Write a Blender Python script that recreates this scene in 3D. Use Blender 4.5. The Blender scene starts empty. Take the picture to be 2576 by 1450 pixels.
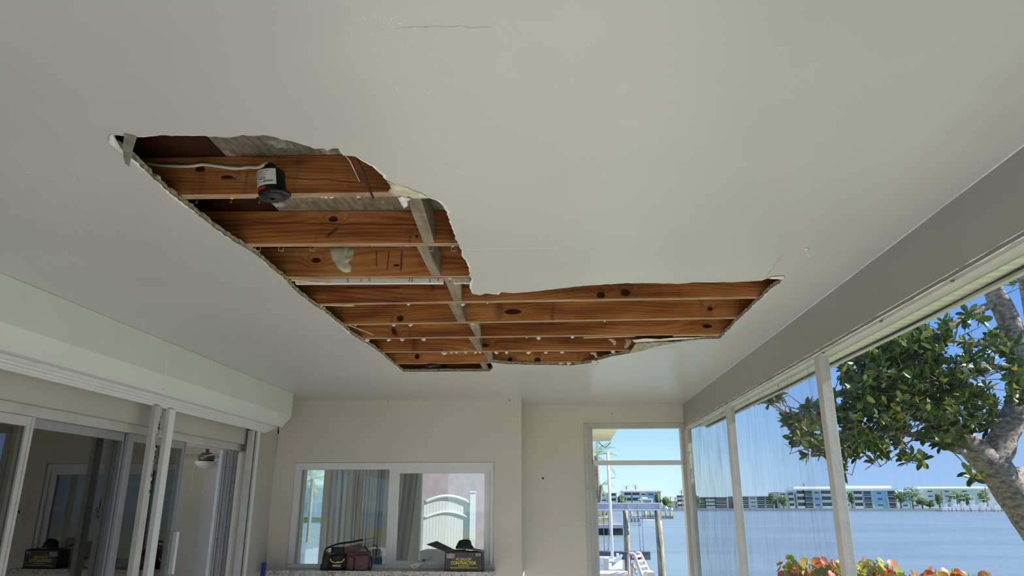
import bpy, bmesh, math, random
from mathutils import Vector, Matrix, noise
random.seed(7)
R = random.Random(11)
C = bpy.context.scene.collection
rad = math.radians

# ---------------------------------------------------------------- camera, sky, sun, exposure
FPX, CX, CY = 1786.0, 1288.0, 725.0
PITCH, YAW = rad(17.0), rad(3.9)
EYE = Vector((0, 0, 1.48))
FW = Vector((-math.sin(YAW) * math.cos(PITCH), math.cos(YAW) * math.cos(PITCH), math.sin(PITCH)))
RT = Vector((math.cos(YAW), math.sin(YAW), 0))
UP = RT.cross(FW)
cd = bpy.data.cameras.new('camera'); cam = bpy.data.objects.new('camera', cd); C.objects.link(cam)
cd.sensor_width = 36.0; cd.lens = 36.0 * FPX / 2576.0; cd.clip_end = 3000; cd.clip_start = .05
cam.matrix_world = Matrix(((RT.x, UP.x, -FW.x, 0), (RT.y, UP.y, -FW.y, 0), (RT.z, UP.z, -FW.z, EYE.z), (0, 0, 0, 1)))
S = bpy.context.scene
S.camera = cam
S.view_settings.view_transform = 'Standard'; S.view_settings.look = 'None'
S.view_settings.exposure = 0.41; S.view_settings.gamma = 1.0; S.view_settings.use_curve_mapping = False
S.cycles.max_bounces = 14; S.cycles.diffuse_bounces = 7; S.cycles.glossy_bounces = 4
S.cycles.transparent_max_bounces = 16; S.cycles.caustics_reflective = False; S.cycles.caustics_refractive = False
S.cycles.sample_clamp_indirect = 6.0

W = bpy.data.worlds.new('sky'); S.world = W; W.use_nodes = True
wn, wl = W.node_tree.nodes, W.node_tree.links; wn.clear()
tc = wn.new('ShaderNodeTexCoord'); sp = wn.new('ShaderNodeSeparateXYZ'); wl.new(tc.outputs['Generated'], sp.inputs[0])
def ramp(nodes, stops, interp='LINEAR'):
    r = nodes.new('ShaderNodeValToRGB'); r.color_ramp.interpolation = interp
    e = r.color_ramp.elements
    while len(e) > 1: e.remove(e[-1])
    e[0].position = stops[0][0]; e[0].color = (*stops[0][1], 1)
    for p, c in stops[1:]:
        k = e.new(p); k.color = (*c, 1)
    return r
rA = ramp(wn, [(0, (.68, .93, .98)), (.04, (.62, .90, .98)), (.085, (.45, .74, .97)), (.2, (.30, .58, .95)), (.45, (.26, .52, .95)), (1, (.12, .30, .70))])
rB = ramp(wn, [(0, (.40, .62, .92)), (.06, (.33, .54, .90)), (.18, (.20, .43, .88)), (.35, (.10, .31, .84)), (1, (.07, .22, .62))])
wl.new(sp.outputs['Z'], rA.inputs[0]); wl.new(sp.outputs['Z'], rB.inputs[0])
mr = wn.new('ShaderNodeMapRange'); mr.inputs['From Min'].default_value = .14; mr.inputs['From Max'].default_value = .34
wl.new(sp.outputs['X'], mr.inputs['Value'])
mx = wn.new('ShaderNodeMix'); mx.data_type = 'RGBA'
wl.new(mr.outputs[0], mx.inputs['Factor']); wl.new(rA.outputs[0], mx.inputs['A']); wl.new(rB.outputs[0], mx.inputs['B'])
bg = wn.new('ShaderNodeBackground'); bg.inputs['Strength'].default_value = .79
wo = wn.new('ShaderNodeOutputWorld'); wl.new(mx.outputs['Result'], bg.inputs[0]); wl.new(bg.outputs[0], wo.inputs[0])
sd = bpy.data.lights.new('sun', 'SUN'); sun = bpy.data.objects.new('sun', sd); C.objects.link(sun)
sd.energy = 7.0; sd.angle = rad(.6); sd.color = (1, .955, .885)
sun.rotation_euler = Vector((-.80, .06, -.58)).to_track_quat('-Z', 'Y').to_euler(); sun.location = (40, 0, 40)

# ---------------------------------------------------------------- helpers
def ray(x, y): return FW + RT * ((x - CX) / FPX) - UP * ((y - CY) / FPX)
def at_z(x, y, z): d = ray(x, y); return EYE + d * ((z - EYE.z) / d.z)
def at_y(x, y, Y): d = ray(x, y); return EYE + d * (Y / d.y)
def at_x(x, y, X): d = ray(x, y); return EYE + d * (X / d.x)

def tag(o, label=None, cat=None, group=None, kind=None):
    if label: o['label'] = label
    if cat: o['category'] = cat
    if group: o['group'] = group
    if kind: o['kind'] = kind
    return o
WL = {}
def empty(name, loc, label=None, cat=None, group=None, kind=None):
    o = bpy.data.objects.new(name, None); C.objects.link(o); o.location = loc; o.empty_display_size = .1
    WL[o.name] = Vector(loc)
    return tag(o, label, cat, group, kind)
class MB:
    def __init__(s): s.v = []; s.f = []; s.m = []; s.sm = []
    def add(s, vs, fs, m=0, sm=False):
        b = len(s.v); s.v += [Vector(p) for p in vs]
        for f in fs: s.f.append([b + i for i in f]); s.m.append(m); s.sm.append(sm)
        return s
    def box(s, x0, x1, y0, y1, z0, z1, m=0, M=None):
        vs = [Vector((x, y, z)) for z in (z0, z1) for y in (y0, y1) for x in (x0, x1)]
        if M: vs = [M @ p for p in vs]
        return s.add(vs, [(0, 2, 3, 1), (4, 5, 7, 6), (0, 1, 5, 4), (2, 6, 7, 3), (0, 4, 6, 2), (1, 3, 7, 5)], m)
    def prism(s, poly, ext, m=0, m_side=None, sm=False):
        n = len(poly); ext = Vector(ext); P = [Vector(p) for p in poly]
        s.add(P + [p + ext for p in P], [tuple(range(n))[::-1], tuple(range(n, 2 * n))], m)
        s.add(P + [p + ext for p in P], [(i, (i + 1) % n, n + (i + 1) % n, n + i) for i in range(n)], m if m_side is None else m_side, sm)
        return s
    def tube(s, pts, r, n=8, m=0, cap=True):
        pts = [Vector(p) for p in pts]; k = len(pts)
        rs = r if isinstance(r, (list, tuple)) else [r] * k
        vs = []; prev = None
        for i, p in enumerate(pts):
            t = (pts[min(i + 1, k - 1)] - pts[max(i - 1, 0)]).normalized()
            if prev is None:
                a = t.cross(Vector((0, 0, 1)));
                if a.length < .05: a = t.cross(Vector((1, 0, 0)))
            else: a = prev - t * prev.dot(t)
            a.normalize(); b = t.cross(a); prev = a
            vs += [p + (a * math.cos(2 * math.pi * j / n) + b * math.sin(2 * math.pi * j / n)) * rs[i] for j in range(n)]
        fs = [(i * n + j, i * n + (j + 1) % n, (i + 1) * n + (j + 1) % n, (i + 1) * n + j) for i in range(k - 1) for j in range(n)]
        s.add(vs, fs, m, True)
        if cap: s.add(vs[:n], [tuple(range(n))[::-1]], m); s.add(vs[-n:], [tuple(range(n))], m)
        return s
    def lathe(s, prof, c, n=32, m=0, M=None, sm=True):
        vs = []; c = Vector(c)
        for (r, z) in prof:
            for j in range(n):
                a = 2 * math.pi * j / n; p = Vector((r * math.cos(a), r * math.sin(a), z))
                vs.append((M @ p if M else p) + c)
        fs = [(i * n + j, i * n + (j + 1) % n, (i + 1) * n + (j + 1) % n, (i + 1) * n + j) for i in range(len(prof) - 1) for j in range(n)]
        return s.add(vs, fs, m, sm)
    def sheet(s, rows, m=0, sm=True, closed=False):
        n = len(rows[0]); vs = [p for r in rows for p in r]
        return s.add(vs, [(i * n + j, i * n + j + 1, (i + 1) * n + j + 1, (i + 1) * n + j) for i in range(len(rows) - 1) for j in range(n - 1)], m, sm)
    def build(s, name, mats, parent=None, label=None, cat=None, group=None, kind=None, bevel=0, solid=0, subd=0, origin=None):
        if not isinstance(mats, (list, tuple)): mats = [mats]
        if parent is not None: o0 = WL[parent.name]
        elif origin is not None: o0 = Vector(origin)
        else:
            xs = [p.x for p in s.v]; ys = [p.y for p in s.v]; zs = [p.z for p in s.v]
            o0 = Vector(((min(xs) + max(xs)) / 2, (min(ys) + max(ys)) / 2, min(zs)))
        me = bpy.data.meshes.new(name)
        me.from_pydata([tuple(p - o0) for p in s.v], [], s.f)
        for m_ in mats: me.materials.append(m_)
        me.polygons.foreach_set('material_index', s.m); me.polygons.foreach_set('use_smooth', s.sm)
        bm = bmesh.new(); bm.from_mesh(me); bmesh.ops.remove_doubles(bm, verts=bm.verts, dist=1e-6)
        bmesh.ops.recalc_face_normals(bm, faces=bm.faces); bm.to_mesh(me); bm.free()
        me.update()
        o = bpy.data.objects.new(name, me); C.objects.link(o)
        if parent is not None: o.parent = parent
        else: o.location = o0
        WL[o.name] = o0.copy()
        if solid: md = o.modifiers.new('s', 'SOLIDIFY'); md.thickness = solid; md.offset = 0
        if bevel: md = o.modifiers.new('b', 'BEVEL'); md.width = bevel; md.segments = 2; md.limit_method = 'ANGLE'
        if subd: md = o.modifiers.new('u', 'SUBSURF'); md.levels = subd; md.render_levels = subd
        return tag(o, label, cat, group, kind)
def struct(name, mb, mats, parent=None, **k): return mb.build(name, mats, parent, kind=None if parent else 'structure', **k)
def kids(o): return [c for c in bpy.data.objects if c.parent == o]
def copy_tree(o, loc=None, rz=None, scale=None, parent=None, depth=0):
    c = o.copy(); C.objects.link(c)
    if parent: c.parent = parent
    for ch in kids_of.get(o.name, []): copy_tree(ch, parent=c)
    if loc is not None: c.location = loc
    if rz is not None: c.rotation_euler.z = rz
    if scale is not None: c.scale = (scale,) * 3
    WL[c.name] = c.location.copy()
    return c
kids_of = {}
def remember(o):
    kids_of[o.name] = [c for c in bpy.data.objects if c.parent == o]
    for c in kids_of[o.name]: remember(c)

# ---------------------------------------------------------------- materials
class NT:
    def __init__(s, name):
        s.mat = bpy.data.materials.new(name); s.mat.use_nodes = True
        s.n, s.l = s.mat.node_tree.nodes, s.mat.node_tree.links
        s.b = s.n['Principled BSDF']; s.out = s.n['Material Output']
    def node(s, t, **k):
        x = s.n.new(t)
        for a, v in k.items(): setattr(x, a, v)
        return x
    def lk(s, a, b): s.l.new(a, b); return s
    def pos(s): return s.node('ShaderNodeNewGeometry').outputs['Position']
    def mapv(s, v, scale=(1, 1, 1), loc=(0, 0, 0)):
        m = s.node('ShaderNodeMapping'); m.inputs['Scale'].default_value = scale; m.inputs['Location'].default_value = loc
        s.lk(v, m.inputs['Vector']); return m.outputs[0]
    def noise(s, v, sc=5, det=4, rough=.5, dist=0):
        x = s.node('ShaderNodeTexNoise'); x.inputs['Scale'].default_value = sc; x.inputs['Detail'].default_value = det
        x.inputs['Roughness'].default_value = rough; x.inputs['Distortion'].default_value = dist
        s.lk(v, x.inputs['Vector']); return x.outputs['Fac']
    def math(s, op, a, b=None, c=None, clamp=False):
        x = s.node('ShaderNodeMath', operation=op); x.use_clamp = clamp
        for i, q in enumerate((a, b, c)):
            if q is None: continue
            if isinstance(q, (int, float)): x.inputs[i].default_value = q
            else: s.lk(q, x.inputs[i])
        return x.outputs[0]
    def rng(s, v, a, b, c=0.0, d=1.0):
        x = s.node('ShaderNodeMapRange'); x.interpolation_type = 'SMOOTHSTEP'
        for k, q in zip(('From Min', 'From Max', 'To Min', 'To Max'), (a, b, c, d)): x.inputs[k].default_value = q
        s.lk(v, x.inputs['Value']); return x.outputs[0]
    def ramp(s, v, stops): r = ramp(s.n, stops); s.lk(v, r.inputs[0]); return r.outputs[0]
    def mix(s, f, a, b, mode='MIX'):
        x = s.node('ShaderNodeMix'); x.data_type = 'RGBA'; x.blend_type = mode
        for nm, q in (('Factor', f), ('A', a), ('B', b)):
            if isinstance(q, (int, float)): x.inputs[nm].default_value = q
            elif isinstance(q, tuple): x.inputs[nm].default_value = (*q, 1)
            else: s.lk(q, x.inputs[nm])
        return x.outputs['Result']
    def bump(s, h, strength=.3, dist=.01):
        x = s.node('ShaderNodeBump'); x.inputs['Strength'].default_value = strength; x.inputs['Distance'].default_value = dist
        s.lk(h, x.inputs['Height']); s.lk(x.outputs[0], s.b.inputs['Normal']); return s
    def col(s, c):
        if isinstance(c, tuple): s.b.inputs['Base Color'].default_value = (*c, 1)
        else: s.lk(c, s.b.inputs['Base Color'])
        return s
    def set(s, **k):
        for a, v in k.items(): s.b.inputs[a.replace('_', ' ')].default_value = v
        return s
def plain(name, c, rough=.5, metal=0, var=.08, sc=6, bump=0, bsc=60, spec=.5):
    t = NT(name); p = t.pos()
    n = t.noise(p, sc, 4)
    k = t.rng(n, .3, .7)
    t.col(t.mix(k, tuple(x * (1 - var) for x in c), tuple(min(1, x * (1 + var)) for x in c)))
    t.set(Roughness=rough, Metallic=metal); t.b.inputs['Specular IOR Level'].default_value = spec
    if bump: t.bump(t.noise(p, bsc, 3), bump, .004)
    return t.mat

# painted ceiling drywall: smooth semi-gloss, with rough sprayed patches and flecks where the photo has them
def ceiling_mat():
    t = NT('ceiling_paint'); p = t.pos()
    n1 = t.noise(p, .7, 3); n2 = t.noise(p, 4.0, 4)
    c = t.mix(t.rng(n1, .3, .7), (.50, .502, .492), (.565, .56, .545))
    c = t.mix(t.rng(n2, .35, .75, 0, .25), c, (.49, .50, .505))
    # rough patch masks in room coordinates
    def blob(cx, cy, rx, ry, ang=0):
        m = t.node('ShaderNodeMapping'); m.vector_type = 'TEXTURE'
        m.inputs['Location'].default_value = (cx, cy, 2.44); m.inputs['Rotation'].default_value = (0, 0, rad(ang))
        m.inputs['Scale'].default_value = (rx, ry, 1); t.lk(p, m.inputs['Vector'])
        L = t.node('ShaderNodeVectorMath', operation='LENGTH'); t.lk(m.outputs[0], L.inputs[0])
        return t.rng(L.outputs['Value'], 1.0, .45)
    ms = None
    for b in BLOBS:
        k = blob(*b); ms = k if ms is None else t.math('MAXIMUM', ms, k)
    fl = t.noise(p, 130, 2, .6); fl2 = t.noise(p, 12, 3)
    speck = t.math('MULTIPLY', t.rng(fl, .60, .68), t.math('MULTIPLY', ms, t.rng(fl2, .42, .62)))
    vo = t.node('ShaderNodeTexVoronoi'); vo.inputs['Scale'].default_value = 9.0; t.lk(p, vo.inputs['Vector'])
    rare = t.rng(vo.outputs['Distance'], .022, .010)
    sp2 = t.math('MAXIMUM', speck, t.math('MULTIPLY', rare, t.rng(t.noise(p, 2.5, 2), .55, .6)))
    c = t.mix(t.math('MULTIPLY', sp2, .75), c, (.84, .84, .82))
    t.col(c); t.set(Roughness=.285); t.b.inputs['Specular IOR Level'].default_value = 1.0
    fine = t.noise(p, 220, 2); mid = t.noise(t.mapv(p, (1, 3, 1)), 14, 3)
    h = t.math('ADD', t.math('MULTIPLY', fine, .10), t.math('ADD', t.math('MULTIPLY', sp2, .8), t.math('MULTIPLY', mid, .05)))
    t.bump(h, .35, .003)
    return t.mat
def _w(x, y): q = at_z(x, y, 2.44); return q.x, q.y
BLOBS = [(*_w(1000, 60), .14, .12), (*_w(1030, 200), .10, .25), (*_w(1090, 400), .12, .32), (*_w(120, 440), .22, .30), (*_w(250, 560), .30, .38, 20),
         (*_w(330, 650), .3, .28), (*_w(700, 790), .35, .30), (*_w(640, 700), .2, .2), (*_w(450, 480), .08, .2), (*_w(760, 740), .16, .5, 0)]
M_ceil = ceiling_mat()

def pine(name, knots=(), tint=(1, 1, 1), splits=(), edge=True):
    t = NT(name); p = t.pos(); sx = t.node('ShaderNodeSeparateXYZ'); t.lk(p, sx.inputs[0])
    X, Z = sx.outputs['X'], sx.outputs['Z']
    seed = (hash(name) % 97)
    seed = sum(ord(ch) * (i + 3) for i, ch in enumerate(name)) % 97 * .37
    warp = t.noise(t.mapv(p, (.55, 1.2, 4.0), (seed, 0, 0)), 1.0, 2)
    kd = None; ks = None
    for (kx, kz, rx, rz) in knots:
        m = t.node('ShaderNodeCombineXYZ'); t.lk(t.math('DIVIDE', t.math('SUBTRACT', X, kx), rx), m.inputs[0]); t.lk(t.math('DIVIDE', t.math('SUBTRACT', Z, kz), rz), m.inputs[1])
        L = t.node('ShaderNodeVectorMath', operation='LENGTH'); t.lk(m.outputs[0], L.inputs[0]); L = L.outputs['Value']
        a = t.rng(L, 1.15, .75); b = t.rng(L, 3.6, .6)
        kd = a if kd is None else t.math('MAXIMUM', kd, a); ks = b if ks is None else t.math('MAXIMUM', ks, b)
    g = t.math('ADD', t.math('MULTIPLY', Z, 3.2), t.math('MULTIPLY', warp, 1.15))
    if ks is not None: g = t.math('ADD', g, t.math('MULTIPLY', ks, .13))
    rings = t.math('SINE', t.math('MULTIPLY', g, 88))
    rings = t.rng(rings, -.6, 1.0)
    fine = t.noise(t.mapv(p, (3, 30, 160), (seed, 0, 0)), 1.0, 3)
    broad = t.noise(t.mapv(p, (1.4, 3, 9), (seed * 2, 0, 3)), 1.3, 3)
    base = t.ramp(t.rng(broad, .25, .78), [(0, (.22, .070, .020)), (.45, (.46, .165, .045)), (1, (.66, .30, .105))])
    c = t.mix(t.math('MULTIPLY', rings, t.rng(broad, .3, .75, .62, .28)), base, (.15, .042, .013))
    c = t.mix(t.rng(fine, .45, .8, 0, .35), c, (.62, .34, .15))
    # dark stains: irregular cross bands of water and mould
    st = t.noise(t.mapv(p, (7, 2, 1.2), (seed * 3, 0, 0)), 1.0, 4, .65)
    c = t.mix(t.rng(st, .58, .72, 0, .62), c, (.055, .026, .014))
    sb = t.noise(t.mapv(p, (2.2, 2, 14), (seed, 4, 0)), 1.0, 4, .6)
    c = t.mix(t.rng(sb, .60, .74, 0, .55), c, (.07, .035, .02))
    if kd is not None:
        rr = t.math('MULTIPLY', t.rng(t.math('SINE', t.math('MULTIPLY', ks, 34)), .1, 1), t.math('MULTIPLY', ks, .5))
        c = t.mix(rr, c, (.13, .05, .02)); c = t.mix(kd, c, (.035, .014, .009))
    for (x0, z0, x1, z1, w) in splits:   # checks and sap streaks: thin dark lines on the board
        dx, dz = x1 - x0, z1 - z0; ln = math.hypot(dx, dz); ux, uz = dx / ln, dz / ln
        wob = t.math('MULTIPLY', t.math('SUBTRACT', t.noise(t.mapv(p, (9, 0, 9)), 1, 2), .5), .02)
        u = t.math('ADD', t.math('MULTIPLY', t.math('SUBTRACT', X, x0), ux), t.math('MULTIPLY', t.math('SUBTRACT', Z, z0), uz))
        v = t.math('ADD', t.math('ADD', t.math('MULTIPLY', t.math('SUBTRACT', X, x0), -uz), t.math('MULTIPLY', t.math('SUBTRACT', Z, z0), ux)), wob)
        k = t.math('MULTIPLY', t.rng(t.math('ABSOLUTE', v), w, w * .3), t.math('MULTIPLY', t.rng(u, 0, .02), t.rng(u, ln, ln - .02)))
        c = t.mix(t.math('MULTIPLY', k, .8), c, (.06, .018, .01))
    # sawn lower edge is weathered and paler than the faces
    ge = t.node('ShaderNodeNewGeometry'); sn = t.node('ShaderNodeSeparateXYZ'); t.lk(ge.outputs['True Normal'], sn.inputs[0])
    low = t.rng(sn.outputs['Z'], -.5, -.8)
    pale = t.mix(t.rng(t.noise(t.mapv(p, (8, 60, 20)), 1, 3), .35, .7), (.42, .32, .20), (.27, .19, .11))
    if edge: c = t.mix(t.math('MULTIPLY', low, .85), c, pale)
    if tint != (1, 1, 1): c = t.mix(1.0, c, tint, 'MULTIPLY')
    t.col(c); t.set(Roughness=.68); t.b.inputs['Specular IOR Level'].default_value = .2
    t.bump(t.math('ADD', t.math('MULTIPLY', rings, .3), fine), .25, .002)
    return t.mat
def grey_wood(name, a=(.36, .31, .24), b=(.20, .165, .12), sc=(2, 60, 60), blotch=True, wt=.5):
    t = NT(name); p = t.pos()
    g = t.noise(t.mapv(p, sc), 1, 4, .6); n = t.noise(p, 9, 5, .65)
    c = t.mix(t.rng(g, .3, .7), a, b)
    if blotch: c = t.mix(t.rng(n, .52, .66, 0, wt), c, (.56, .54, .48))
    c = t.mix(t.rng(t.noise(p, 3.3, 4), .55, .75, 0, .6), c, (.12, .10, .07))
    t.col(c); t.set(Roughness=.85); t.bump(g, .4, .003); return t.mat

M_gyp = NT('broken_gypsum'); _p = M_gyp.pos()
M_gyp.col(M_gyp.mix(M_gyp.rng(M_gyp.noise(_p, 55, 4, .7), .35, .68), (.50, .45, .34), (.24, .20, .13))).set(Roughness=.95); M_gyp.bump(M_gyp.noise(_p, 90, 3), .9, .008); M_gyp = M_gyp.mat
M_paper = plain('torn_paper', (.74, .73, .70), .8, var=.12, sc=40, bump=.4)
M_paper_y = plain('yellowed_paper', (.58, .56, .42), .8, var=.22, sc=26, bump=.5)
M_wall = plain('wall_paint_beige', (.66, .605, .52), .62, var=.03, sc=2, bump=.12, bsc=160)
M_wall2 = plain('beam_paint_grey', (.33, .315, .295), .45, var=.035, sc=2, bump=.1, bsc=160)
M_white = plain('white_enamel', (.74, .745, .75), .38, var=.03)
M_wt_old = plain('worn_white_paint', (.52, .505, .475), .5, var=.06, sc=9, bump=.2)
M_box = plain('shutter_box_paint', (.66, .69, .65), .5, var=.02, bump=.08, bsc=200)
M_caulk = plain('white_caulk', (.88, .87, .84), .6, var=.05, sc=30, bump=.5)
M_alu = plain('anodised_aluminium', (.42, .42, .44), .34, .6, var=.06, sc=30)
M_alu_d = plain('dark_aluminium', (.20, .20, .21), .4, .5, var=.08, sc=30)
M_black = plain('black_plastic', (.010, .010, .012), .45, var=.2, sc=20, spec=.3)
M_blk_m = plain('black_cloth', (.03, .028, .026), .85, var=.3, sc=40, bump=.4)
M_red = plain('red_plastic', (.55, .025, .03), .4, var=.1)
M_cable = plain('cable_sheath', (.72, .70, .63), .45, var=.06, sc=30)
M_nail = plain('rusty_nail', (.20, .13, .09), .5, .6, var=.3, sc=90)
M_galv = plain('bright_wire', (.72, .71, .66), .35, .5, var=.1)
M_spl = plain('split_pine', (.70, .50, .29), .7, var=.15, sc=30, bump=.4)
M_leather = plain('brown_leather', (.115, .055, .047), .55, var=.25, sc=30, bump=.35)
M_lime = plain('lime_trim', (.62, .68, .16), .5)
M_yel = plain('yellow_print', (.80, .66, .10), .5, var=.05)
M_orange = plain('orange_plastic', (.8, .28, .03), .4)
M_blue = plain('blue_plastic', (.015, .03, .22), .35, var=.1)
M_concrete = plain('porch_tile', (.74, .71, .66), .7, var=.08, sc=3, bump=.15)
M_patio = plain('pale_paving', (.78, .75, .70), .75, var=.06, sc=2)
M_roof = plain('roof_sheet', (.55, .55, .55), .6)

def granite():
    t = NT('granite'); p = t.pos(); v = t.node('ShaderNodeTexVoronoi'); v.inputs['Scale'].default_value = 70; t.lk(p, v.inputs[0])
    n = t.noise(p, 26, 5, .7, 1.5)
    c = t.ramp(n, [(.32, (.10, .095, .09)), (.45, (.38, .36, .33)), (.55, (.62, .60, .57)), (.8, (.72, .70, .66))])
    t.col(c); t.set(Roughness=.3); return t.mat
M_granite = granite()
def glass(name, tint=(.82, .88, .86), refl=.06, rough=.0):
    t = NT(name); t.n.remove(t.b)
    tr = t.node('ShaderNodeBsdfTransparent'); tr.inputs[0].default_value = (*tint, 1)
    gl = t.node('ShaderNodeBsdfGlossy'); gl.inputs['Roughness'].default_value = rough; gl.inputs['Color'].default_value = (1, 1, 1, 1)
    fr = t.node('ShaderNodeFresnel'); fr.inputs[0].default_value = 1.52
    n = t.noise(t.mapv(t.pos(), (1.0, 1.0, .35)), 4, 2)
    b = t.node('ShaderNodeBump'); b.inputs['Strength'].default_value = .02; b.inputs['Distance'].default_value = .02; t.lk(n, b.inputs['Height']); t.lk(b.outputs[0], gl.inputs['Normal'])
    f = t.math('ADD', t.math('MULTIPLY', fr.outputs[0], 1.7), refl, clamp=True)
    m = t.node('ShaderNodeMixShader'); t.lk(f, m.inputs[0]); t.lk(tr.outputs[0], m.inputs[1]); t.lk(gl.outputs[0], m.inputs[2]); t.lk(m.outputs[0], t.out.inputs[0])
    return t.mat
M_glass = glass('door_glass', (.80, .86, .83), .04)
M_glass2 = glass('window_glass', (.86, .90, .88), .03)
def screen(name, base=.12, streak=.3, dirt=(.16, .19, .22)):
    t = NT(name); t.n.remove(t.b); p = t.pos()
    tr = t.node('ShaderNodeBsdfTransparent'); tr.inputs[0].default_value = (.96, .97, 1, 1)
    di = t.node('ShaderNodeBsdfDiffuse'); di.inputs[0].default_value = (*dirt, 1)
    s1 = t.noise(t.mapv(p, (1, 45, 3)), 1.0, 5, .7); s2 = t.noise(t.mapv(p, (1, 5, 1.6)), 1.0, 3)
    s3 = t.noise(t.mapv(p, (1, 160, 160)), 1.0, 2)
    f = t.math('ADD', base, t.math('ADD', t.math('MULTIPLY', t.math('MULTIPLY', t.rng(s1, .38, .7), t.rng(s2, .25, .7, .35, 1)), streak), t.math('MULTIPLY', s3, streak * .35)), clamp=True)
    m = t.node('ShaderNodeMixShader'); t.lk(f, m.inputs[0]); t.lk(tr.outputs[0], m.inputs[1]); t.lk(di.outputs[0], m.inputs[2]); t.lk(m.outputs[0], t.out.inputs[0])
    return t.mat
M_scr1 = screen('dirty_insect_screen', .16, .42); M_scr2 = screen('insect_screen_streaked', .10, .26); M_scr3 = screen('insect_screen_clean', .04, .05)
def water():
    t = NT('bay_water'); p = t.pos()
    n = t.noise(t.mapv(p, (.5, 1.6, 1)), 1.6, 4, .6); n2 = t.noise(t.mapv(p, (.05, .16, 1)), 1, 3)
    c = t.mix(t.rng(n2, .35, .65), (.185, .245, .275), (.225, .29, .315))
    t.col(c); t.set(Roughness=.3); t.b.inputs['IOR'].default_value = 1.33; t.b.inputs['Specular IOR Level'].default_value = .28
    t.bump(n, .55, .25); return t.mat
M_water = water()
M_grass = plain('lawn', (.20, .24, .09), .9, var=.3, sc=4, bump=.6, bsc=40)
M_bark = NT('bark'); _p = M_bark.pos(); _n = M_bark.noise(M_bark.mapv(_p, (5, 5, 9)), 3, 5, .65)
M_bark.col(M_bark.mix(M_bark.rng(_n, .35, .68), (.15, .115, .09), (.42, .36, .32))).set(Roughness=.9); M_bark.bump(_n, .8, .03); M_bark = M_bark.mat
def leaf(name, stops, rough=.35, trans=.25):
    t = NT(name); g = t.node('ShaderNodeNewGeometry')
    c = t.ramp(g.outputs['Random Per Island'], stops); t.col(c); t.set(Roughness=rough)
    tl = t.node('ShaderNodeBsdfTranslucent'); t.lk(c, tl.inputs[0])
    m = t.node('ShaderNodeMixShader'); m.inputs[0].default_value = trans
    t.lk(t.b.outputs[0], m.inputs[1]); t.lk(tl.outputs[0], m.inputs[2]); t.lk(m.outputs[0], t.out.inputs[0]); return t.mat
M_leaf = leaf('glossy_leaves', [(0, (.035, .065, .012)), (.5, (.06, .10, .02)), (.8, (.12, .17, .03)), (.93, (.26, .32, .05)), (1, (.42, .28, .04))])
M_grape = leaf('sea_grape_leaves', [(0, (.16, .26, .03)), (.28, (.34, .42, .06)), (.45, (.62, .50, .10)), (.6, (.78, .28, .04)), (.85, (.70, .15, .03)), (1, (.45, .09, .05))], .45, .35)
M_palm = leaf('palm_fronds', [(0, (.16, .24, .05)), (.6, (.28, .36, .09)), (1, (.5, .5, .2))], .5, .3)
M_far = leaf('far_leaves', [(0, (.10, .18, .05)), (.6, (.20, .30, .09)), (1, (.36, .42, .14))], .7, .2)

# ---------------------------------------------------------------- shell of the porch
ZC, ZJ, ZD = 2.44, 2.462, 2.602
def XR(y): return 1.303 - .018 * (y - 1.87)      # inner face of the beam over the screens runs a hair out of square
Y_N, Y_D = 6.70, 7.17                            # window wall, recessed door wall
hole_px = [(281,339),(309,341),(337,343),(364,344),(394,342),(405.5,339),(433,341),(469,339.5),(502,341),(530,343),(571,344.7),(599,341),(610,338),(640,341),(662,338),(687,343),(723,352),(764,363.5),(792,374.5),(817,373),(822,379),(836,373),(850,372),(857,383),(863.5,390),(894,393),(921,410),(936.5,419),(955,435.6),(970,452),(997,463),(1018,470),(1040,480),(1061,487),(1079,498),(1103,507),(1115.5,519),(1125,537),(1131,555),(1140,580),(1149,604),(1155,619),(1161,634),(1164,646),(1172,655.5),(1179,671),(1181,689),(1187,704),(1181,716),(1183,728),(1187,737.5),(1206.6,743),(1225,737.5),(1255,742),(1258,734.5),(1297.6,737),(1349.6,732.5),(1432,723),(1464,719),(1550,714),(1582,712),(1661.5,712.5),(1709,713.4),(1750.7,710),(1805,710),(1868,708.6),(1916,706),(1929,700.7),(1945,700.7),(1973,700),
 (1964,710),(1938.5,727.7),(1906.6,758),(1878,785),(1851,809),(1830,833),(1811,852),(1773,853.5),(1725,858),(1677,868),(1645.6,874),(1614,884),(1582,890),(1544,896),(1505.6,906),(1483,914),(1439,920),(1391,919),(1327,918),(1279.6,917),(1233.4,912),(1241,925),(1232,934.6),(1015.6,936),(990,916.7),(959,890),(936,873),(910.6,857.8),(885,842),(859,819),(833.7,799),(818,783.5),(795,772),(769.7,752.7),(746.6,734.8),(731,719),(721,706.6),(708,695),(690,681),(680,673),(651,646),(620.7,625.6),(585,606),(549,581),(516,554),(488,532),(461,512),(433,490),(405.5,465.5),(378,441),(350,416),(328,396.6),(301,373),(285.5,355)]
hole = [at_z(x, y, ZC) for x, y in hole_px]
def rough_loop(P, step=.012, amp=.0035):
    out = []
    n = len(P)
    for i in range(n):
        a, b = P[i], P[(i + 1) % n]; L = (b - a).length; k = max(1, int(L / step))
        t = (b - a).normalized() if L else Vector((1, 0, 0)); nr = Vector((-t.y, t.x, 0))
        for j in range(k):
            out.append(a + (b - a) * (j / k) + nr * (R.gauss(0, amp * .5) if j else 0) + (nr * amp * noise.noise((a + (b - a) * (j / k)) * 30)))
    return out
loop = rough_loop(hole)
cx0, cx1, cy0, cy1 = -2.72, 1.36, -3.8, 7.20
bm = bmesh.new()
outer = [bm.verts.new((x, y, ZC)) for x, y in ((cx0, cy0), (cx1, cy0), (cx1, cy1), (cx0, cy1))]
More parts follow.
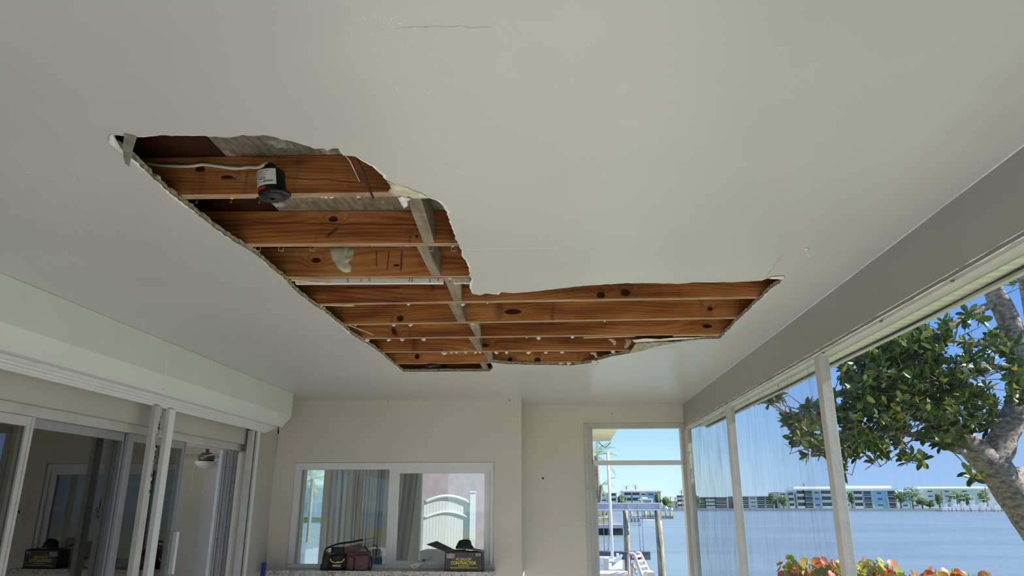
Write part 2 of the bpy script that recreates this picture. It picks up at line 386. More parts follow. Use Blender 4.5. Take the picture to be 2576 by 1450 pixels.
inner = [bm.verts.new(p) for p in loop]
es = [bm.edges.new((L[i], L[(i + 1) % len(L)])) for L in (outer, inner) for i in range(len(L))]
bmesh.ops.triangle_fill(bm, use_beauty=True, use_dissolve=False, edges=es)
for f in bm.faces: f.material_index = 0
# upper edge of the break is more ragged than the painted face
ns = len(inner)
up = []
for i, v in enumerate(inner):
    a, b = loop[i - 1], loop[(i + 1) % ns]; t = (b - a).normalized(); nr = Vector((-t.y, t.x, 0))
    off = .004 * noise.noise(v.co * 40) + .003
    up.append([bm.verts.new((v.co.x - nr.x * off * s_, v.co.y - nr.y * off * s_, ZC + dz)) for s_, dz in ((.6 + R.random(), .007), (1.6 * R.random(), .014), (R.random() * 2, ZJ - ZC))])
for i in range(ns):
    j = (i + 1) % ns
    for a, b in zip([inner[i]] + up[i][:-1], up[i]):
        pass
    A = [inner[i]] + up[i]; B = [inner[j]] + up[j]
    for k in range(3):
        f = bm.faces.new((A[k], B[k], B[k + 1], A[k + 1])); f.material_index = 1
me = bpy.data.meshes.new('ceiling'); bm.normal_update(); bm.to_mesh(me); bm.free()
me.materials.append(M_ceil); me.materials.append(M_gyp)
ceil_o = bpy.data.objects.new('ceiling', me); C.objects.link(ceil_o); ceil_o['kind'] = 'structure'; WL['ceiling'] = Vector((0, 0, 0))
# torn face paper: pale ragged lip round the break, a millimetre under the paint
mb = MB(); K = len(loop); prev = None; rows = []
for i in range(K):
    a, b = loop[i - 1], loop[(i + 1) % K]; t = (b - a).normalized(); nr = Vector((-t.y, t.x, 0))
    p = loop[i]
    if (p + nr * .01 - Vector((-.5, 3, 0))).length < 0: pass
    w = max(.0004, .002 + .014 * noise.noise(p * 8) + .002 * R.random())
    rows.append((p, nr, w))
# outward side test by signed area
area = sum(loop[i].x * loop[(i + 1) % K].y - loop[(i + 1) % K].x * loop[i].y for i in range(K))
sg = -1 if area > 0 else 1
vs = []
for p, nr, w in rows: vs += [Vector((p.x, p.y, ZC - .0005)), Vector((p.x, p.y, ZC - .0016)) + nr * (w * .25 * sg), Vector((p.x, p.y, ZC - .0005)) + nr * (w * sg)]
mb.add(vs, [(3 * i + k, 3 * ((i + 1) % K) + k, 3 * ((i + 1) % K) + k + 1, 3 * i + k + 1) for i in range(K) for k in (0, 1)])
mb.build('torn_edge_paper', M_paper, ceil_o)
# taping seams and hairline cracks in the ceiling
def strip(pxs, w, z=ZC - .0006, jit=.002):
    P = [at_z(x, y, z) for x, y in pxs]; m = MB(); q = []
    for a, b in zip(P, P[1:]):
        k = max(2, int((b - a).length / .02))
        q += [a + (b - a) * (j / k) for j in range(k)]
    q.append(P[-1]); vs = []
    for i, p in enumerate(q):
        t = (q[min(i + 1, len(q) - 1)] - q[max(i - 1, 0)]).normalized(); nr = Vector((-t.y, t.x, 0)); ww = w * (.35 + R.random()) * (0.15 if i in (0, len(q) - 1) else 1)
        p = p + nr * R.gauss(0, jit); vs += [p - nr * ww / 2, p + Vector((0, 0, -.0008)), p + nr * ww / 2]
    m.add(vs, [(3 * i + k, 3 * i + 3 + k, 3 * i + 4 + k, 3 * i + 1 + k) for i in range(len(q) - 1) for k in (0, 1)]); return m
strip([(1163, 628), (1260, 626), (1340, 624), (1420, 624)], .004).build('seam_crack', M_caulk, ceil_o)
strip([(1420, 624), (1520, 620), (1570, 616)], .002).build('seam_crack', M_caulk, ceil_o)
strip([(985, 70), (1100, 68), (1240, 70)], .0016).build('seam_crack', M_paper, ceil_o)
strip([(1927, 699), (1950, 665), (1970, 640)], .0016).build('hairline_crack', plain('crack_shadow', (.34, .35, .32), .9), ceil_o)
strip([(1640, 878), (1690, 876), (1705, 871)], .003).build('hairline_crack', bpy.data.materials['crack_shadow'], ceil_o)

# floor, roof, deck boards
struct('floor', MB().box(-2.69, 1.45, -3.9, 7.3, -.12, 0), M_concrete)
struct('bounce_patio', MB().box(-9, 7, -14, -3.9, -.14, -.02).box(-20, -7.4, -3.9, 9, -.14, -.02), M_patio)  # unseen pale paving, added to bounce sunlight onto the ceilings
SK = (-6.9, -2.95, 1.4, 7.25)      # unseen roof opening, added to let sun brighten the living room
struct('roof', MB().box(-2.75, 1.54, -4.0, 7.30, 2.66, 2.74).box(-7.3, -2.75, -4.0, SK[2], 2.5, 2.74).box(-7.3, -2.75, SK[3], 7.3, 2.5, 2.74).box(-7.3, SK[0], SK[2], SK[3], 2.5, 2.74).box(SK[1], -2.75, SK[2], SK[3], 2.5, 2.74).box(-2.75, 1.5, -3.9, -3.82, 2.44, 2.66), M_roof)
M_deck = grey_wood('weathered_decking', (.27, .235, .17), (.13, .11, .075), (60, 14, 3), True, .8)
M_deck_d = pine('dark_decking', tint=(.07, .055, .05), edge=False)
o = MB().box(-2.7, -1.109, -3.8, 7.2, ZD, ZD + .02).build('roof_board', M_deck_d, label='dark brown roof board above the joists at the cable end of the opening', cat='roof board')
o = MB().box(-1.105, 1.44, -3.8, 7.2, ZD, ZD + .02).build('roof_board', M_deck, label='grey weathered roof board streaked with whitewash above the black light housing', cat='roof board')

# walls
wn_ = MB().box(-2.69, -2.50, Y_N, Y_N + .15, 0, ZC).box(-.62, -.37, Y_N, Y_N + .15, 0, ZC).box(-2.50, -.62, Y_N, Y_N + .15, 1.86, ZC).box(-2.50, -.62, Y_N, Y_N + .15, 0, .90)
wn_.box(-.52, -.37, Y_N + .15, Y_D + .02, 0, ZC)
wn_.box(-.37, .225, Y_D, Y_D + .13, 0, ZC).box(.225, 1.25, Y_D, Y_D + .13, 2.256, ZC)
struct('wall_north', wn_, M_wall)
ww = MB().box(-2.81, -2.69, 1.0, 6.10, 1.975, 2.5).box(-2.81, -2.69, 6.10, Y_N + .15, 0, 2.5).box(-2.81, -2.69, -3.8, 1.0, 0, 2.5)
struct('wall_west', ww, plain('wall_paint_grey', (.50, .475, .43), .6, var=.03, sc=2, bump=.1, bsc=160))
def slab_plan(xo0, xo1, z0, z1, y0=-3.8, y1=7.17, m=0, mb=None):
    mb = mb or MB(); return mb.prism([(XR(y0) + xo0, y0, z0), (XR(y1) + xo0, y1, z0), (XR(y1) + xo1, y1, z0), (XR(y0) + xo1, y0, z0)], (0, 0, z1 - z0), m)
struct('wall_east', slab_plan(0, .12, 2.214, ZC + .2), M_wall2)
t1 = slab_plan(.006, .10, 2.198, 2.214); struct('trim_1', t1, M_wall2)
t2 = slab_plan(.002, .055, 2.182, 2.198, m=0); struct('trim_2', t2, M_wt_old)
cb = MB()
for zz, rr in ((2.2145, .0016), (2.1975, .0022)):
    y = -3.7; pts = []
    while y < 7.15:
        pts.append((XR(y) + .001, y, zz + R.gauss(0, .0006))); y += .05
    cb.tube(pts, [rr * (.4 + 1.0 * R.random()) for _ in pts], 5)
struct('trim_3', cb, M_caulk)
# wall/ceiling caulk at beam
cb = MB(); pts = []; y = -3.6
while y < 7.1: pts.append((XR(y) - .0005, y, ZC - .001)); y += .08
cb.tube(pts, [.0014 * (.5 + R.random()) for _ in pts], 5); struct('trim_4', cb, M_caulk)

# vented soffit outside the screens, fascia with drip edge
def soffit_mat():
    t = NT('vented_soffit'); p = t.pos(); sx = t.node('ShaderNodeSeparateXYZ'); t.lk(p, sx.inputs[0])
    fr = t.math('FRACT', t.math('MULTIPLY', sx.outputs['Y'], 14))
    grp = t.rng(t.math('ABSOLUTE', t.math('SUBTRACT', fr, .5)), .32, .26)
    dots = t.math('MULTIPLY', t.rng(t.math('SINE', t.math('MULTIPLY', sx.outputs['X'], 900)), -.2, .4), t.rng(t.math('SINE', t.math('MULTIPLY', sx.outputs['Y'], 620)), -.3, .3))
    c = t.mix(t.math('MULTIPLY', t.math('MULTIPLY', dots, grp), .85), (.74, .76, .60), (.12, .13, .08))
    t.col(c); t.set(Roughness=.55); t.bump(t.rng(fr, .02, .08), .6, .006); return t.mat
struct('trim_5', slab_plan(.056, .215, 2.216, 2.224), soffit_mat())
struct('trim_6', slab_plan(.215, .235, 2.203, 2.66).prism([(XR(-3.8) + .203, -3.8, 2.200), (XR(7.17) + .203, 7.17, 2.200), (XR(7.17) + .215, 7.17, 2.200), (XR(-3.8) + .215, -3.8, 2.200)], (0, 0, .010)), M_wt_old)
wr = MB(); pts = []; y = -1.0
while y < 7.1: pts.append((XR(y) + .192 + .004 * math.sin(y * 2.1), y, 2.206 + .004 * math.sin(y * 3.7))); y += .1
wr.tube(pts, .003, 6); wr.build('exterior_cable', M_blk_m, label='dark cable running along the outer edge of the vented soffit', cat='cable')

# ---------------------------------------------------------------- screened bays on the right
ys = [(7.06, 7.165), (5.43, 5.51), (3.555, 3.622), (1.45, 1.52), (-.65, -.58), (-3.8, -3.73)]
scr = [M_scr1, M_scr2, M_scr3, M_scr3, M_scr3]
struct('wall_east_light_block', MB().box(1.30, 1.42, -3.8, -.62, 0, 2.25), M_wall2)  # unseen solid bay behind the camera, added to dim the near ceiling
for i in range(4):
    far, near = ys[i], ys[i + 1]
    e = empty('window_%d' % (i + 2), (XR(near[0]), near[0], 0), kind='structure')
    p0, p1 = near
    m = MB().box(XR(p0) + .004, XR(p0) + .054, p0, p1, 0, 2.182)
    # back flange and bead of the extruded post
    m.box(XR(p0) + .018, XR(p0) + .034, p1, p1 + .010, 0, 2.182)
    m.build('post', M_wt_old, e, bevel=.0015)
    if i == 0:
        q0, q1 = far
        MB().box(XR(q0) - .01, XR(q0) + .045, q0, q1, 0, 2.182).box(XR(q0) - .006, XR(q0) + .012, q0 - .02, q0, 0, 2.182).build('corner_post', M_wt_old, e, bevel=.0015)
    a, b = p1 + .008, far[0] + .002
    slab_plan(.010, .050, 0, .05, a, b).build('bottom_rail', M_wt_old, e)
    xm = .030
    MB().add([(XR(a) + xm, a, .05), (XR(b) + xm, b, .05), (XR(b) + xm, b, 2.182), (XR(a) + xm, a, 2.182)], [(0, 1, 2, 3)]).build('insect_screen', scr[i], e)

# ---------------------------------------------------------------- doorway in the recess
e = empty('door_2', (.72, Y_D, 0), kind='structure')
m = MB()
m.box(.225, .262, Y_D - .012, Y_D + .10, 0, 2.252).box(.262, .290, Y_D + .004, Y_D + .10, 0, 2.236).box(.290, .309, Y_D + .02, Y_D + .10, 0, 2.222)
m.build('jamb', M_wt_old, e, bevel=.001)
MB().box(.309, .338, Y_D + .03, Y_D + .09, 0, 1.852).build('door_stop', M_wt_old, e, bevel=.001)
MB().box(1.168, 1.215, Y_D - .012, Y_D + .10, 0, 2.24).box(1.215, 1.245, Y_D - .02, Y_D + .10, 0, 2.25).build('jamb', M_wt_old, e, bevel=.001)
MB().box(.262, 1.215, Y_D - .004, Y_D + .10, 2.222, 2.256).box(.309, 1.168, Y_D + .02, Y_D + .10, 2.206, 2.222).build('head', M_wt_old, e, bevel=.001)
MB().box(.309, 1.168, Y_D + .01, Y_D + .06, 1.852, 1.896).build('transom_bar', M_white, e, bevel=.001)
sc = MB()
for x, z in ((.243, 2.12), (.246, 1.63), (.247, 1.31), (.247, .98), (.30, 1.895), (.30, 1.865), (.330, 1.80), (.330, 1.76), (.333, 1.60), (.333, 1.575), (.333, 1.55), (1.182, 1.895), (1.183, 1.86)):
    sc.box(x - .003, x + .003, Y_D - .014 if x < .26 or x > 1.1 else Y_D + .004, Y_D + .03, z - .003, z + .003)
sc.build('screw_holes', M_black, e)

# ---------------------------------------------------------------- sliding window in the north wall
e = empty('window_1', (-1.56, Y_N, .93), kind='structure')
f = MB(); x0, x1, z0, z1 = -2.498, -.622, .935, 1.858
f.box(x0, x1, Y_N + .015, Y_N + .10, z1 - .062, z1).box(x0, x1, Y_N + .015, Y_N + .10, z0, z0 + .03).box(x0, x0 + .06, Y_N + .015, Y_N + .10, z0 + .03, z1 - .062).box(x1 - .035, x1, Y_N + .015, Y_N + .10, z0 + .03, z1 - .062)
f.build('frame', M_white, e, bevel=.003)
MB().box(-1.600, -1.535, Y_N + .02, Y_N + .08, z0 + .03, z1 - .062).build('mullion', M_white, e, bevel=.002)
s_ = MB(); a0, a1, b0, b1 = -1.535, -.657, z0 + .03, z1 - .062
s_.box(a0, a1, Y_N + .035, Y_N + .075, b1 - .035, b1).box(a0, a1, Y_N + .035, Y_N + .075, b0, b0 + .035).box(a0, a0 + .03, Y_N + .035, Y_N + .075, b0 + .035, b1 - .035).box(a1 - .055, a1, Y_N + .035, Y_N + .075, b0 + .035, b1 - .035)
sash = s_.build('sash', M_white, e, bevel=.003)
MB().box(a0 + .03, a1 - .055, Y_N + .053, Y_N + .057, b0 + .035, b1 - .035).build('pane', M_glass2, e)
MB().box(x0 + .06, -1.600, Y_N + .060, Y_N + .064, z0 + .03, z1 - .062).build('pane', M_glass2, e)
MB().box(x0, x1, Y_N - .004, Y_N + .015, .905, .935).build('sub_sill', M_wt_old, e)
m = MB().box(-2.64, -.600, 6.48, Y_N - .004, .893, .933)
m.build('countertop', M_granite, label='speckled grey granite sill shelf under the sliding window', cat='counter', bevel=.002)

# ---------------------------------------------------------------- shutter box on the left wall
e = empty('roller_shutter_box', (-2.55, 6.25, 2.09), 'long pale green grey boxed shutter housing above the sliding glass door', 'shutter box')
prof = [(-2.40, 2.4395), (-2.40, 2.235), (-2.475, 2.141), (-2.689, 2.141), (-2.689, 2.4395)]
MB().prism([(x, -1.5, z) for x, z in prof], (0, 7.75, 0)).build('housing', M_box, e, bevel=.002)
prof = [(-2.525, 2.140), (-2.525, 2.122), (-2.548, 2.119), (-2.552, 2.112), (-2.578, 2.108), (-2.582, 2.100), (-2.604, 2.100), (-2.604, 2.090), (-2.622, 2.090), (-2.622, 2.098), (-2.640, 2.098), (-2.640, 2.140)]
MB().prism([(x, -1.5, z) for x, z in prof], (0, 7.72, 0)).build('guide_track', M_white, e, bevel=.0012)
yj = 4.12
cs = MB().tube([(-2.3992, yj + .03, 2.436), (-2.3992, yj + .012, 2.35), (-2.3992, yj + .02, 2.28), (-2.3992, yj + .012, 2.236)], [.0016, .0022, .0012, .002], 5).tube([(-2.40, yj + .012, 2.234), (-2.4385, yj - .03, 2.188), (-2.476, yj - .05, 2.141)], .0018, 5)
cs.build('joint_caulk', M_caulk, e)
sc = MB()
for q in (at_z(412, 978, 2.117), at_z(20, 902, 2.117)): MB().lathe([(0, -.002), (.006, -.002), (.006, .001), (0, .001)], (q.x, q.y, 2.112), 10).build('screw_head', M_galv, e)

# storm posts in front of the sliding door
for k, (ya, yb, lab) in enumerate(((4.405, 4.475, 'worn white storm shutter post, the further left of the pair'), (4.575, 4.645, 'clean white storm shutter post, the right one of the pair before the glass door'))):
    p = empty('shutter_post', (-2.595, (ya + yb) / 2, 0), lab, 'post')
    MB().box(-2.615, -2.582, ya, yb, 0.002, 2.089).box(-2.622, -2.615, ya + .01, yb - .01, .002, 2.089).build('channel', M_wt_old if k == 0 else M_white, p, bevel=.002)
    if k == 0:
        w = MB()
        for i in range(26):
            z = 1.55 + .018 * i + R.gauss(0, .006); L = .006 + .014 * R.random()
            w.box(-2.5822, -2.5815, yb - .004 - L, yb - .0005, z, z + .012 + .02 * R.random())
        w.build('chipped_paint', M_alu_d, p)
        MB().box(-2.585, -2.575, yb - .028, yb - .012, 1.86, 1.915).build('latch', M_alu, p, bevel=.002)
p = empty('shutter_side_guide', (-2.64, 6.05, 0), 'white and black vertical shutter guide at the far end of the glass door', 'shutter guide')
MB().box(-2.665, -2.622, 5.985, 6.035, .002, 2.089).build('strip', M_wt_old, p, bevel=.002)
MB().box(-2.668, -2.640, 6.035, 6.090, .002, 2.089).build('slot', M_black, p)
MB().box(-2.689, -2.620, 6.090, 6.140, .002, 2.089).build('guide', M_white, p, bevel=.002)

# ---------------------------------------------------------------- sliding glass door
e = empty('door_1', (-2.77, 4.0, 0), kind='structure')
MB().box(-2.808, -2.735, 1.0, 6.098, 1.920, 1.974).box(-2.790, -2.775, 1.0, 6.098, 1.905, 1.920).build('head_frame', M_wt_old, e, bevel=.002)
MB().box(-2.808, -2.70, 6.072, 6.098, 0, 1.920).build('jamb', M_wall, e)
MB().box(-2.808, -2.735, 1.0, 6.098, 0.0, .03).build('sill_track', M_alu, e)
def panel(y0, y1, x, mat_s, near=True, w=.055, gl=True, handle=False):
    m = MB().box(x - .014, x + .014, y0, y0 + w, .03, 1.918).box(x - .014, x + .014, y1 - w, y1, .03, 1.918).box(x - .014, x + .014, y0 + w, y1 - w, 1.868, 1.918).box(x - .014, x + .014, y0 + w, y1 - w, .03, .11)
    m.box(x + .014, x + .019, y1 - w * .45, y1 - w * .25, .03, 1.918)
    pn = m.build('sliding_panel', mat_s, e, bevel=.002)
    if gl: MB().box(x - .003, x + .003, y0 + w, y1 - w, .11, 1.868).build('pane', M_glass, pn)
    if handle: MB().box(x + .014, x + .05, y1 - .042, y1 - .012, 1.02, 1.30).build('handle', M_white, pn, bevel=.004)
    return pn
panel(1.25, 3.57, -2.752, M_wt_old)
panel(3.52, 4.47, -2.782, M_alu)
panel(4.42, 5.14, -2.752, M_alu, handle=True)
m = MB()
for k in range(4):
    y = 5.80 + k * .062; x = -2.790 + .022 * (k % 2)
    m.box(x - .012, x + .012, y, y + .050, .03, 1.918); m.box(x + .012, x + .020, y + .006, y + .011, .03, 1.918); m.box(x + .012, x + .020, y + .038, y + .043, .03, 1.918)
m.build('stacked_panel_edges', M_alu, e, bevel=.0015)
m = MB()
for z in (1.78, 1.22): 
    for y in (5.825, 5.95): m.box(-2.762, -2.757, y, y + .006, z, z + .008)
m.build('screw_holes', M_black, e)

# ---------------------------------------------------------------- rooms behind the glass
M_in = plain('interior_wall_paint', (.80, .745, .63), .7, var=.02, sc=1)
M_in_c = plain('interior_ceiling_paint', (.72, .71, .68), .7, var=.02)
M_dark = plain('dark_cabinet', (.05, .05, .052), .5)
YB = 11.0
op = [(at_y(762, 1250, YB).x, at_y(812, 1250, YB).x), (at_y(1058, 1250, YB).x, at_y(1222, 1250, YB).x)]
iw = MB(); xs = [-7.2, op[0][0], op[0][1], op[1][0], op[1][1], .2]
for a, b in ((0, 1), (2, 3), (4, 5)): iw.box(xs[a], xs[b], YB, YB + .12, 0, 2.5)
for k, (zb, zt) in enumerate(((.1, 2.02), (.35, 2.02))): iw.box(op[k][0], op[k][1], YB, YB + .12, 0, zb).box(op[k][0], op[k][1], YB, YB + .12, zt, 2.5)
iw.box(.08, .2, 7.3, YB, 0, 2.5)
struct('wall_inner_north', iw, M_in)
struct('wall_inner_west', MB().box(-7.3, -7.2, -1.4, YB + .12, 0, 2.5), M_in)
struct('wall_inner_south', MB().box(-7.2, -6.9, -1.4, -1.28, 0, 2.5).box(-3.1, -2.81, -1.4, -1.28, 0, 2.5).box(-6.9, -3.1, -1.4, -1.28, 2.2, 2.5), M_in)  # unseen wall, its wide opening added to let daylight into the room
struct('ceiling_inner', MB().box(-7.2, -2.81, -1.4, SK[2], 2.42, 2.48).box(-7.2, -2.81, SK[3], YB, 2.42, 2.48).box(-7.2, SK[0], SK[2], SK[3], 2.42, 2.48).box(SK[1], -2.81, SK[2], SK[3], 2.42, 2.48).box(-2.81, .08, 7.32, YB, 2.42, 2.48).box(-2.81, -.53, 6.86, 7.32, 2.42, 2.48), M_in_c)
struct('floor_inner', MB().box(-7.2, -2.81, -1.4, YB, -.1, -.001).box(-2.81, .08, 7.32, YB, -.1, -.001).box(-2.81, -.53, 6.86, 7.32, -.1, -.001), plain('interior_floor', (.74, .70, .64), .5))
# eave of the north wing, seen through the doorway
ea = [at_z(x, y, 2.50) for x, y in ((1557, 1075), (1536, 1110), (1470, 1112))]
d = ea[0] - ea[1]; nr_ = ea[0] + d * ((7.45 - ea[0].y) / d.y)
m = MB().prism([(nr_.x, nr_.y, 2.50), tuple(ea[0]), tuple(ea[1]), (ea[2].x, ea[2].y, 2.50), (-8, ea[2].y, 2.50), (-8, 7.45, 2.50)], (0, 0, .16), 0)
struct('roof_eave', m, plain('eave_paint', (.78, .72, .60), .6))
mb = MB(); lp = [ea[1] + (ea[0] - ea[1]) * t + Vector((0.0, 0, -.02 - .10 * math.sin(math.pi * t) ** 2)) for t in [i / 12 for i in range(13)]]
mb.tube([ea[1] + Vector((-.20 + .017 * i, -.02, -.015 - .085 * math.sin(math.pi * i / 12))) for i in range(13)], .006, 6)
mb.build('hanging_wire', M_blk_m, label='thin wire looping below the neighbouring roof eave', cat='wire')

# curtains and blinds behind the window
def cloth(px0, px1, Y, z0, z1, lab, mat, sway=0, n=6, group=None):
    a, b = at_y(px0, 1250, Y), at_y(px1, 1250, Y); rows = []
    for j in range(13):
        z = z1 + (z0 - z1) * j / 12; r = []
        for i in range(n * 6 + 1):
            u = i / (n * 6); r.append(Vector((a.x + (b.x - a.x) * u + sway * (j / 12) ** 1.5, Y + .025 * math.sin(u * n * 2 * math.pi) * (.6 + .4 * j / 12), z)))
        rows.append(r)
    return MB().sheet(rows).build('curtain', mat, label=lab, cat='curtain', group=group, solid=.003)
M_cl = plain('white_curtain_cloth', (.62, .62, .61), .85, var=.04); M_cl2 = plain('grey_curtain_cloth', (.30, .30, .29), .85, var=.05)
cloth(828, 874, 10.3, .2, 2.25, 'wide white curtain behind the left window pane', M_cl, 0, 3)
cloth(884, 900, 10.2, .2, 2.25, 'narrow pale curtain just right of the wide white one in the left pane', M_cl, -.02, 2)
cloth(910, 936, 10.1, .2, 2.25, 'pale folded curtain near the middle of the left pane', M_cl, -.03, 3)
cloth(948, 966, 9.6, .1, 2.25, 'grey narrow curtain next to the window mullion', M_cl2, -.04, 2)
cloth(1018, 1052, 9.8, .3, 2.25, 'grey curtain swept aside behind the right window pane', M_cl2, -.18, 2)
cloth(110, 160, 10.6, .1, 2.3, 'grey curtain behind the sliding glass near the dark doorway', M_cl2, 0, 3)
# fence, neighbour wall
M_vinyl = plain('white_vinyl', (.88, .86, .87), .45, var=.02)
YF = 15.0; fx0, fx1 = at_y(1066, 1300, YF).x, at_y(1196, 1300, YF).x
e = empty('vinyl_fence', ((fx0 + fx1) / 2, YF, -.02), 'white vinyl fence panel with a curved top seen through the right pane', 'fence')
zt = 1.66; nb = 15; wbd = (fx1 - fx0 - .12) / nb
m = MB()
for i in range(nb):
    x = fx0 + i * wbd; u = (i + .5) / nb; zz = zt - .16 + .12 * math.sin(u * math.pi)
    m.box(x + .003, x + wbd - .003, YF, YF + .02, .1, zz)
m.build('board_panel', M_vinyl, e)
def arch(dz, r):
    return MB().tube([(fx0 + (fx1 - fx0 - .12) * i / 16, YF - .01, zt - .16 + dz + .12 * math.sin(math.pi * i / 16)) for i in range(17)], r, 8)
arch(.03, .035).build('rail', M_vinyl, e); arch(-.28, .02).build('rail', M_vinyl, e)
MB().box(fx0, fx1 - .12, YF - .02, YF + .03, .12, .22).build('rail', M_vinyl, e)
MB().box(fx1 - .12, fx1, YF - .05, YF + .07, -.02, 1.72).prism([(fx1 - .135, YF - .065, 1.72), (fx1 + .015, YF - .065, 1.72), (fx1 + .015, YF + .085, 1.72), (fx1 - .135, YF + .085, 1.72)], (0, 0, .03)).build('post', M_vinyl, e)
e.rotation_euler.z = rad(17)
hb = empty('neighbour_house', (-3, 19, -.02), 'pink walled house beyond the white vinyl fence', 'house')
MB().box(at_y(1010, 1200, 18).x, at_y(1240, 1200, 18).x, 18, 20, -.02, 2.9).build('wall', plain('pink_wall', (.62, .44, .46), .7), hb)
hb.rotation_euler.z = rad(12)
MB().box(at_y(1008, 1200, 18).x - .1, at_y(1242, 1200, 18).x + .1, 17.8, 20.2, 2.9, 3.05).build('roof', M_vinyl, hb)
# cabinet, leaf of an open door, fan
o = MB().box(-6.6, -5.3, 9.6, 10.2, 0, 1.75)
c = empty('tall_cabinet', (-5.75, 9.9, 0), 'dark tall cabinet standing in the dim room behind the glass door', 'cabinet')
ca, cb_ = at_y(182, 1300, 9.2).x, at_y(262, 1300, 9.2).x
MB().box(ca, cb_, 9.2, 9.7, 0, 1.66).build('body', M_dark, c, bevel=.01)
for k in (0, 1):
    w2 = (cb_ - ca) / 2; MB().box(ca + k * w2 + .01, ca + (k + 1) * w2 - .01, 9.18, 9.2, .06, 1.63).build('door', M_dark, c, bevel=.004)
xa, xb = at_y(503, 1300, YB - .05).x, at_y(536, 1300, YB - .05).x
struct('trim_7', MB().box(xa, xb, YB - .04, YB, 0, 2.02), M_white)
pc = at_y(518, 1166, 9.0)
fan = empty('ceiling_fan', (pc.x, 9.0, pc.z), 'white ceiling fan with a bowl light seen through the open sliding door', 'ceiling fan')
zb = pc.z
bw = MB().lathe([(0, -.075), (.012, -.075), (.014, -.062), (.06, -.055), (.115, -.025), (.135, .012), (.135, .02), (.10, .02)], (pc.x, 9.0, zb), 28)
bw.build('bowl_shade', plain('frosted_bowl', (.62, .61, .58), .4), fan)
MB().lathe([(0, .02), (.085, .02), (.10, .05), (.10, .10), (.05, .13), (.02, .135), (.02, 2.42 - zb - .03), (.06, 2.42 - zb - .02), (.07, 2.42 - zb), (0, 2.42 - zb)], (pc.x, 9.0, zb), 24).build('motor', plain('fan_motor', (.16, .13, .11), .4, .4), fan)
for k in range(5):
    a = rad(20 + 72 * k); M_ = Matrix.Translation((pc.x, 9.0, zb + .085)) @ Matrix.Rotation(a, 4, 'Z') @ Matrix.Rotation(rad(10), 4, 'X')
    MB().box(.12, .62, -.06, .06, -.004, .004, M=M_).build('blade', plain('fan_blade', (.50, .47, .42), .5) if k == 0 else bpy.data.materials['fan_blade'], fan, bevel=.003)
for dx, L in ((-.14, .30), (.02, .34)):
    MB().tube([(pc.x + dx, 9.0 - .02, zb + .0), (pc.x + dx - .005, 8.98, zb - L)], .0025, 5).lathe([(0, -.03), (.006, -.025), (.006, 0), (0, 0)], (pc.x + dx - .005, 8.98, zb - L), 8).build('pull_chain', M_galv, fan)
# white folded card and low items in the room behind the right pane
q0, q1 = at_y(1055, 1410, 8.2), at_y(1120, 1390, 8.2)
MB().box(q0.x, q1.x, 8.2, 8.6, .0, at_y(1085, 1387, 8.2).z).build('side_table', M_vinyl, label='plain white box shaped side table behind the right window pane', cat='table', bevel=.01)
q0, q1 = at_y(938, 1425, 7.6), at_y(972, 1405, 7.6)
MB().box(q0.x, q1.x, 7.6, 7.9, 0, q1.z).build('storage_box', plain('dull_blue_box', (.06, .12, .28), .6), label='dull blue storage box inside below the left pane corner', cat='box', bevel=.01)
# sagging cord inside
mb = MB(); mb.tube([at_y(100 + 23 * i, 1065 + 8.5 * i + 3 * math.sin(i * .9), 8.5) for i in range(13)], .004, 5); mb.build('extension_cord', M_blk_m, label='thin dark cord strung high across the room behind the glass door', cat='cord')
mb = MB(); mb.tube([at_y(258 - 1.2 * i - (i / 6) ** 2 * 3, 1262 + 16 * i, 8.9) for i in range(12)], .004, 5); mb.build('extension_cord', M_blk_m, label='thin dark cord hanging down beside the tall cabinet behind the glass', cat='cord')
# fleur-de-lis decals
def fleur(c, h, lab):
    m = MB(); x = c.x
    def P(pts): m.prism([(x, c.y + u * h, c.z + v * h) for u, v in pts], (.0015, 0, 0))
    P([(0, .62), (.035, .35), (.075, .10), (.085, -.02), (.04, -.12), (-.04, -.12), (-.085, -.02), (-.075, .10), (-.035, .35)])
    for s in (1, -1):
        P([(s * a, b) for a, b in ((.06, -.10), (.10, .02), (.16, .12), (.24, .14), (.29, .07), (.28, -.02), (.22, -.04), (.24, .03), (.19, .07), (.15, .02), (.12, -.10))])
        P([(s * a, b) for a, b in ((.05, -.18), (.12, -.20), (.20, -.26), (.19, -.31), (.10, -.27), (.05, -.24))])
    P([(-.20, -.12), (.20, -.12), (.20, -.17), (-.20, -.17)])
    P([(-.04, -.17), (.04, -.17), (.03, -.33), (0, -.42), (-.03, -.33)])
    return m.build('door_decal', M_black if False else plain('decal_print', (.06, .05, .03), .5) if 'decal_print' not in bpy.data.materials else bpy.data.materials['decal_print'], label=lab, cat='decal')
fleur(at_x(67, 1293, -2.7465), .13, 'fleur-de-lis decal on the wide glass panel next to the worn white stile')
fleur(at_x(252, 1285, -2.7765), .12, 'fleur-de-lis decal on the glass panel beside the grey metal stile')

